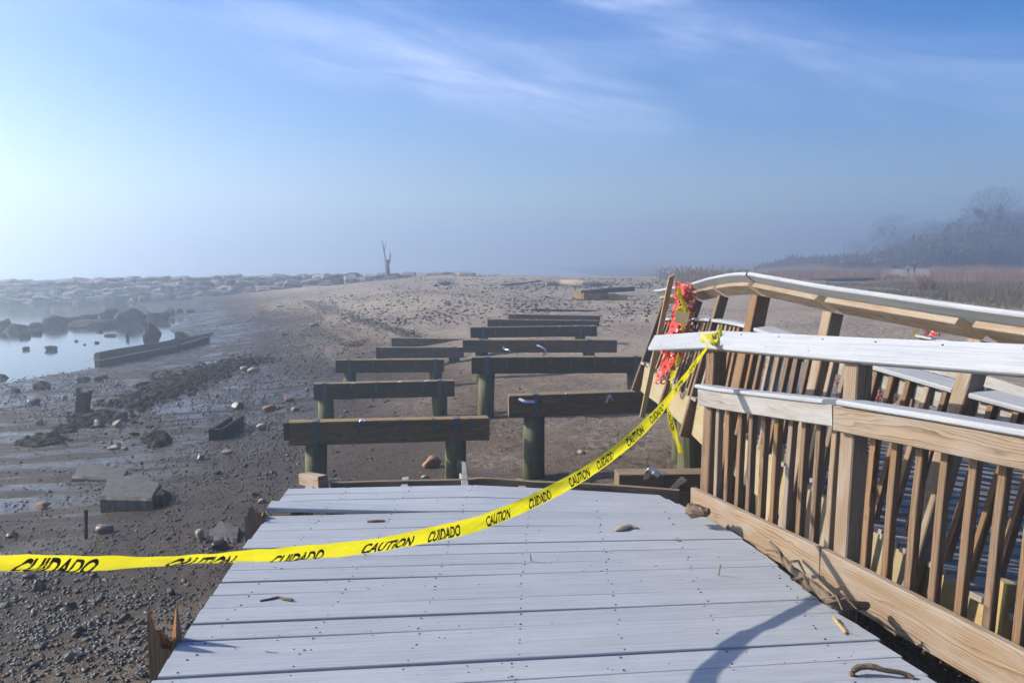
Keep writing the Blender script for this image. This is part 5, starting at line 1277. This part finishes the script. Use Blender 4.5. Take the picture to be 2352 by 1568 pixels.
def grass(name, region, n, hmin, hmax, label, m, plume=0, lean=.3, seed=1, dens=True):
    rs = np.random.RandomState(seed); (x0,x1,y0_,y1_) = region
    X = rs.uniform(x0, x1, n*2); Y = rs.uniform(y0_**.5, y1_**.5, n*2)**2
    if dens: k_ = (vnoise(X/3., Y/3., 7)*.5+vnoise(X/9., Y/9., 8)*.5) > rs.uniform(.2,.7,n*2); X, Y = X[k_][:n], Y[k_][:n]
    k_ = (np.abs(X-.478*Y) > 2.4) | (Y < 68); X, Y = X[k_], Y[k_]
    Z = H(X, Y, False); Hh = rs.uniform(hmin, hmax, len(X))*(.55+.9*vnoise(X/2.5, Y/2.5, 11)); a = rs.uniform(0, 6.28, len(X)); W = .004+Y*.00020
    L_ = rs.normal(0, lean, (len(X), 2))*Hh[:,None]
    b0 = np.stack([X-np.cos(a)*W, Y-np.sin(a)*W, Z-.03], 1); b1 = np.stack([X+np.cos(a)*W, Y+np.sin(a)*W, Z-.03], 1); tp = np.stack([X+L_[:,0], Y+L_[:,1], Z+Hh], 1)
    V = np.stack([b0,b1,tp],1).reshape(-1,3); F = np.arange(len(V)).reshape(-1,3)
    if plume:
        pl = [] 
        for q in range(plume):
            d_ = rs.normal(0, .05, (len(X),3))+np.array([.04,0,-.02]); w2 = np.stack([np.cos(a+q), np.sin(a+q), 0*a],1)*.03
            o0 = tp-np.array([0,0,.05*q]); pl += [o0-w2, o0+w2, o0+d_+np.array([0,0,.14])]
        P_ = np.stack(pl,1).reshape(-1,3); F = np.concatenate([F, np.arange(len(P_)).reshape(-1,3)+len(V)]); V = np.concatenate([V,P_])
    tag(np_mesh(name, V, F, m), label, name.replace('_',' '), kind='stuff')
def grass_mat(name, a, b2):
    m, b, p = mat(name); r = b.add('ShaderNodeNewGeometry').outputs['Random Per Island']; b.link(b.mix(r, a, b2), p.inputs['Base Color']); p.inputs['Roughness'].default_value = .85; return m
M['grassb'] = grass_mat('dead_brown_grass', (0.30,0.155,0.075), (0.15,0.085,0.045)); M['grasst'] = grass_mat('tan_dune_grass', (0.34,0.24,0.12), (0.20,0.145,0.08)); M['grassg'] = grass_mat('olive_rough_grass', (0.085,0.075,0.035), (0.13,0.09,0.05)); M['reed'] = grass_mat('pale_brown_reed', (0.24,0.155,0.09), (0.12,0.075,0.045))
grass('marsh_grass', (27,75,52,120), 42000, .35, .8, 'brown dead marsh grass stretching to the misty trees', M['grassb'], seed=3)
grass('rough_grass', (18,48,30,56), 70000, .10, .30, 'olive and brown rough grass behind the leaning railing', M['grassg'], seed=4)
grass('path_side_grass', (20,38,66,98), 7000, .3, .7, 'sparse brown grass on the sand left of the path', M['grassb'], seed=5)
grass('reeds', (11.2,19.5,55,66), 750, .25, .85, 'plumed brown reeds behind the end of the leaning railing', M['reed'], plume=5, lean=.16, seed=6)
for i, (cx_, cy_, rx, ry, n_) in enumerate([(-9.5,69,2.6,1.4,500),(-6.0,65,1.6,1.0,330),(-3.0,70,2,1.2,300),(3.3,24,1.2,.8,0)]):
    if n_: grass('dune_grass', (cx_-rx,cx_+rx,cy_-ry,cy_+ry), n_, .1, .3, ['tan tufts of grass under the dead tree','tan grass tufts in front of the jetty end','tan grass along the berm crest right of the jetty'][i], M['grasst'], seed=20+i, dens=True)

def brush(px, py, w_, label, seed):
    g = ground(px, py); rs = random.Random(seed); mb = MB(); s = w_*g.y/FPX
    for i in range(150):
        a = rs.uniform(0, 6.28); e = rs.uniform(.1,1.3); L = s*rs.uniform(.3,.62); d = Vector((math.cos(a)*math.cos(e), math.sin(a)*math.cos(e), math.sin(e))); p0 = g+Vector((rs.gauss(0,s*.08), rs.gauss(0,s*.08), 0))
        k1 = p0+d*L*.5+Vector((rs.gauss(0,.05),rs.gauss(0,.05),rs.gauss(0,.05))); k2 = p0+d*L+Vector((rs.gauss(0,.12),rs.gauss(0,.1),rs.gauss(0,.1))); mb.tube([p0,k1,k2], [.022,.014,.006], 4)
        for q in range(3): 
            f_ = rs.uniform(.4,1); b0 = p0.lerp(k2,f_); mb.tube([b0, b0+Vector((rs.gauss(0,.12),rs.gauss(0,.12),rs.uniform(-.05,.2)))], [.008,.004], 3)
    tag(mb.build('brush_pile', M['reed'], origin=g), label, 'brush pile')
brush(2125, 668, 62, 'tangled brown brush pile in the grass before the two walkers', 1)

# trees in the mist: three prototypes, then copies
def make_tree(seed, h, label, group, loc, thin=False):
    rs = random.Random(seed); o = empty('bare_tree', Vector((0,0,0)), label, 'tree', group); mb = MB(); cr = MB(); ends = []
    def grow(p, d, L, r, lv):
        n_ = 4; P = [p]; q = p; dd = d.copy()
        for k_ in range(n_): dd = (dd+Vector((rs.gauss(0,.12),rs.gauss(0,.12),rs.gauss(.03,.06)))).normalized(); q = q+dd*L/n_; P.append(q)
        mb.tube(P, [r*(1-.14*i_) for i_ in range(n_+1)], 5 if lv > 1 else 8, .1, cap=False)
        if lv < 4:
            for k_ in range(rs.randint(2,4) if lv else rs.randint(5,7)):
                f_ = rs.uniform(.35,1) if lv else rs.uniform(.28,1); i_ = min(int(f_*n_), n_-1); b0 = P[i_].lerp(P[i_+1], f_*n_-i_)
                a = rs.uniform(0,6.28); sp_ = rs.uniform(.5,.95); nd = (dd+Vector((math.cos(a),math.sin(a),.15))*sp_).normalized(); grow(b0, nd, L*rs.uniform(.42,.62)*(1 if lv else .7), r*.5*(.9), lv+1)
        else: ends.append(q)
        if lv >= 2:
            for k_ in range(20 if thin else 34):
                b0 = P[rs.randint(1,n_)]; t = Vector((rs.gauss(0,1),rs.gauss(0,1),rs.gauss(.3,.8))).normalized()*rs.uniform(.2,.5); w_ = Vector((rs.gauss(0,1),rs.gauss(0,1),0)).normalized()*.028
                cr.tri(b0-w_, b0+w_, b0+t); 
                if rs.random() < .6: b1 = b0+t*.6; t2 = Vector((rs.gauss(0,1),rs.gauss(0,1),rs.gauss(.2,.8))).normalized()*.35; cr.tri(b1-w_, b1+w_, b1+t2)
    grow(Vector((0,0,-.3)), Vector((rs.gauss(0,.05),rs.gauss(0,.05),1)).normalized(), h*.52, h*.016, 0)
    for k_ in range(6000 if thin else 11000):
        v_ = Vector((rs.gauss(0,1),rs.gauss(0,1),rs.gauss(0,1))).normalized()*rs.random()**.4; c_ = Vector((v_.x*h*.40, v_.y*h*.40, h*.58+v_.z*h*.40))
        if vnoise(c_.x*.9+seed, c_.z*.9+c_.y*.7, 3) < .27: continue
        t = Vector((rs.gauss(0,1),rs.gauss(0,1),rs.gauss(.2,.8))).normalized()*rs.uniform(.15,.4); w_ = Vector((rs.gauss(0,1),rs.gauss(0,1),0)).normalized()*.03; cr.tri(c_-w_, c_+w_, c_+t)
    mb.build('trunk', M['bark'], o); cr.build('crown', M['bark'], o); o.location = loc; return o
protos = [make_tree(41, 10, 'broad dark bare tree rising highest in the mist at the right edge', 'misty trees', pt(2275,600,Y=118)), make_tree(42, 9, '', 'misty trees', (0,0,0)), make_tree(43, 8, '', 'misty trees', (0,0,0), True)]
TRS = [(a_, b_*1.25, c_*1.22, d_, e_) for a_, b_, c_, d_, e_ in [(2352,118,1.0,1,'bare tree cut by the right picture edge'),(2225,122,.8,2,'slender bare tree left of the tallest crown'),(2190,126,.85,1,'mid height bare tree in the darker belt of mist'),(2150,130,.72,0,'rounded bare tree above the brush pile'),(2110,134,.68,2,'low bare tree behind the two walkers'),(2045,165,1.1,0,'faint tall bare tree above the distant white railing'),(2010,170,.75,1,'very faint low tree left of the distant white railing'),(2300,112,.75,1,'pale trunked bare tree in front of the tallest crown'),(2330,124,.9,2,'dark bare tree between the tallest crown and the picture edge'),(2400,110,1.0,0,'bare tree just beyond the right picture edge'),(2255,128,.8,1,'bare tree tucked behind the tallest crown'),(2085,140,.6,1,'short faint tree right of the distant white railing'),(2170,136,.7,2,'thin faint tree rising behind the dark belt'),(1960,185,.7,1,'faintest low tree at the left end of the wood'),(2240,134,1.0,0,'broad faint tree behind the slender one'),(2310,135,1.05,1,'tall faint tree behind the right end of the wood'),(2130,146,.95,1,'tall faint tree behind the brush pile'),(2065,158,.95,2,'upright faint tree just left of the walkers')]]
first = {1: True, 2: True}
g = protos[0]; gx = (2275-CX)/FPX*142; g.location = (gx, 142, Hs(gx,142)-.2); g.scale = (1.35,1.35,1.4)
for (px, Y, sc, k_, lab) in TRS:
    x = (px-CX)/FPX*Y
    if first.get(k_): o = protos[k_]; first[k_] = False
    else: o = copy_tree(protos[k_])
    o.location = (x, Y, Hs(x,Y)-.2); o.scale = (sc*1.1,sc*1.1,sc); o.rotation_euler = (0,0,random.uniform(0,6.28)); o['label'] = lab; o['group'] = 'misty trees'
# understory thicket as one mass
rs = np.random.RandomState(9); n = 90000; X = rs.uniform(48, 110, n); Y = rs.uniform(116, 165, n)
k_ = X > 44+(150-Y)*0; X, Y = X[k_], Y[k_]; Z = H(X, Y, False); top = (1.5+5.0*vnoise(X/5., Y/6., 3))*np.clip((X/Y-.40)/.16, .12, 1)*(.35+1.3*vnoise(X/2.2, Y/3.0, 17)); zz = Z+top*rs.uniform(0,1,len(X))**.7
c = np.stack([X,Y,zz],1); d1 = rs.normal(0,.42,(len(X),3)); d1[:,2] = np.abs(d1[:,2])*1.2; w1 = rs.normal(0,.10,(len(X),3)); V = np.stack([c-w1, c+w1, c+d1],1).reshape(-1,3)
tag(np_mesh('thicket', V, np.arange(len(V)).reshape(-1,3), M['bark']), 'dense dark thicket under the misty trees', 'thicket', kind='stuff')

# distant dark planked strip, dock and white railings
ds = empty('collapsed_boardwalk', pt(1880,645,Y=70), 'far collapsed dark boardwalk with a white edge lying in the grass', 'boardwalk')
MB().sweep([pt(1870,645,Y=66), pt(1960,640,Y=72), pt(2060,634,Y=86)], .5, .25, ch=.02).build('upper_edge', M['darkwood'], ds)
MB().sweep([pt(1900,650,Y=60), pt(1990,645,Y=64), pt(2085,641,Y=70)], .35, .45, ch=.02).build('lower_edge', M['darkwood'], ds)
MB().sweep([pt(1905,645.5,Y=61), pt(1990,641,Y=65), pt(2080,638,Y=71)], .25, .05, ch=.01).build('pale_top', M['cap'], ds)
def far_rail(x0, x1, yt, yb, Y, nr, lab, mt='white', th_=.09):
    o = empty('distant_railing', pt(x0, yb, Y=Y), lab, 'railing'); 
    for i in range(nr):
        y = yt+(yb-yt)*i/max(nr-1,1)*.75; MB().sweep([pt(x0,y,Y=Y), pt(x1,y+1.2,Y=Y)], th_, th_*1.2, ch=.01).build('rail', M[mt], o)
    for i in range(3 if x1-x0 > 15 else 2): x = x0+(x1-x0)*i/(2 if x1-x0 > 15 else 1); MB().sweep([pt(x,yb+1,Y=Y), pt(x,yt,Y=Y)], th_, th_, up=(0,-1,0), ch=.01).build('post', M[mt], o)
far_rail(2009,2040,594.5,607,118,3,'small white railing far off at the foot of the misty wood')
far_rail(1888,1900,592,600,140,1,'faint white frame standing on the distant sand',th_=.06)
far_rail(1871,1886,595,600,142,1,'faintest low frame left of the distant white frame','bark',.05)
dk = empty('distant_dock', pt(1940,608,Y=112), 'weathered dock section stranded on the distant sand', 'dock')
MB().sweep([pt(1939,604,Y=112), pt(1968,605,Y=112)], 1.5, .35, ch=.02).build('side', M['darkwood'], dk)
MB().sweep([pt(1939,602,Y=112), pt(1998,605,Y=116)], 1.2, .1, ch=.02).build('top', M['cap'], dk)

# two walkers seen from behind
def person(px, feet, head, Y, label, top, trousers, hair, kid):
    hgt = (feet-head)/FPX*Y*1.0; base = pt(px, feet, Y=Y); u = hgt/1.75
    o = empty('person', base, label, 'person', 'two walkers on the path')
    def skin(name, J, E_, m, parent):
        me = bpy.data.meshes.new(name); me.from_pydata([tuple(Vector(j[:3])*u) for j in J], E_, []); me.update(); ob = bpy.data.objects.new(name, me); C.objects.link(ob)
        md = ob.modifiers.new('s', 'SKIN'); sv = me.skin_vertices[0].data
        for i, j in enumerate(J): r = j[3]; r = r if isinstance(r, tuple) else (r, r); sv[i].radius = (r[0]*u, r[1]*u)
        sv[0].use_root = True; ob.modifiers.new('d', 'SUBSURF').levels = 1; ob.modifiers['d'].render_levels = 1
        dg = bpy.context.evaluated_depsgraph_get(); m2 = bpy.data.meshes.new_from_object(ob.evaluated_get(dg)); bpy.data.objects.remove(ob); bpy.data.meshes.remove(me)
        m2.name = name; m2.materials.clear(); m2.materials.append(m); m2.polygons.foreach_set('use_smooth', [True]*len(m2.polygons)); ob = bpy.data.objects.new(name, m2); C.objects.link(ob); ob.parent = parent; return ob
    s = -1 if kid else 1; arm = .34 if kid else .20
    J = [(0,0,.95,(.14,.10)),(0,0,1.15,(.12,.09)),(0,0,1.38,(.15,.09)),(0,0,1.50,.055),(0,0,1.58,.06),(0,.01,1.67,(.075,.09)),
         (.19,0,1.40,.05),(.19+arm*.3,.0,1.14,.038),(.19+arm*.45,.06,.92,.028),(-.19,0,1.40,.05),(-.19-arm*.3,0,1.14,.038),(-.19-arm*.9,.03,.95,.028),
         (.09,0,.90,.085),(.10,.06*s,.50,.058),(.10,-.06*s,.10,.038),(.10,.08,.03,.035),(-.09,0,.90,.085),(-.10,-.08*s,.52,.058),(-.10,-.22*s,.14,.038),(-.10,-.12*s,.05,.035)]
    E_ = [(0,1),(1,2),(2,3),(3,4),(4,5),(2,6),(6,7),(7,8),(2,9),(9,10),(10,11),(0,12),(12,13),(13,14),(14,15),(0,16),(16,17),(17,18),(18,19)]
    skin('body', J, E_, M['skin'], o)
    g_ = .022; JJ = [(J[0][0],J[0][1],.92,(.165,.125))]+[(*j[:3], (j[3][0]+g_, j[3][1]+g_) if isinstance(j[3],tuple) else j[3]+g_) for j in (J[1],J[2])]+[(*j[:3], j[3]+g_) for j in (J[6],J[7])]+[(J[8][0]*.97,J[8][1],J[8][2]+.04,.045)]+[(*j[:3], j[3]+g_) for j in (J[9],J[10])]+[(J[11][0]*.97,J[11][1],J[11][2]+.04,.045)]
    skin('jacket' if not kid else 'top', JJ, [(0,1),(1,2),(2,3),(3,4),(4,5),(2,6),(6,7),(7,8)], top, o)
    JT_ = [(0,0,.95,(.155,.115)),(*J[12][:3],.105),(*J[13][:3],.078),(*J[14][:3],.058),(*J[16][:3],.105),(*J[17][:3],.078),(*J[18][:3],.058)]
    skin('trousers', JT_, [(0,1),(1,2),(2,3),(0,4),(4,5),(5,6)], trousers, o)
    skin('hair', [(0,-.02,1.70,(.085,.095)),(0,-.03,1.60 if not kid else 1.52,(.07,.07))], [(0,1)], hair, o)
person(2085, 632, 606, 92, 'smaller walker in a pale top and dark trousers with arms held out', M['top_white'], M['trouser_maroon'], M['hair_red'], True)
person(2099.5, 630, 599.5, 92, 'taller walker in a dark jacket and jeans seen from behind', M['jacket_dark'], M['trouser_dark'], M['hair_dark'], False)
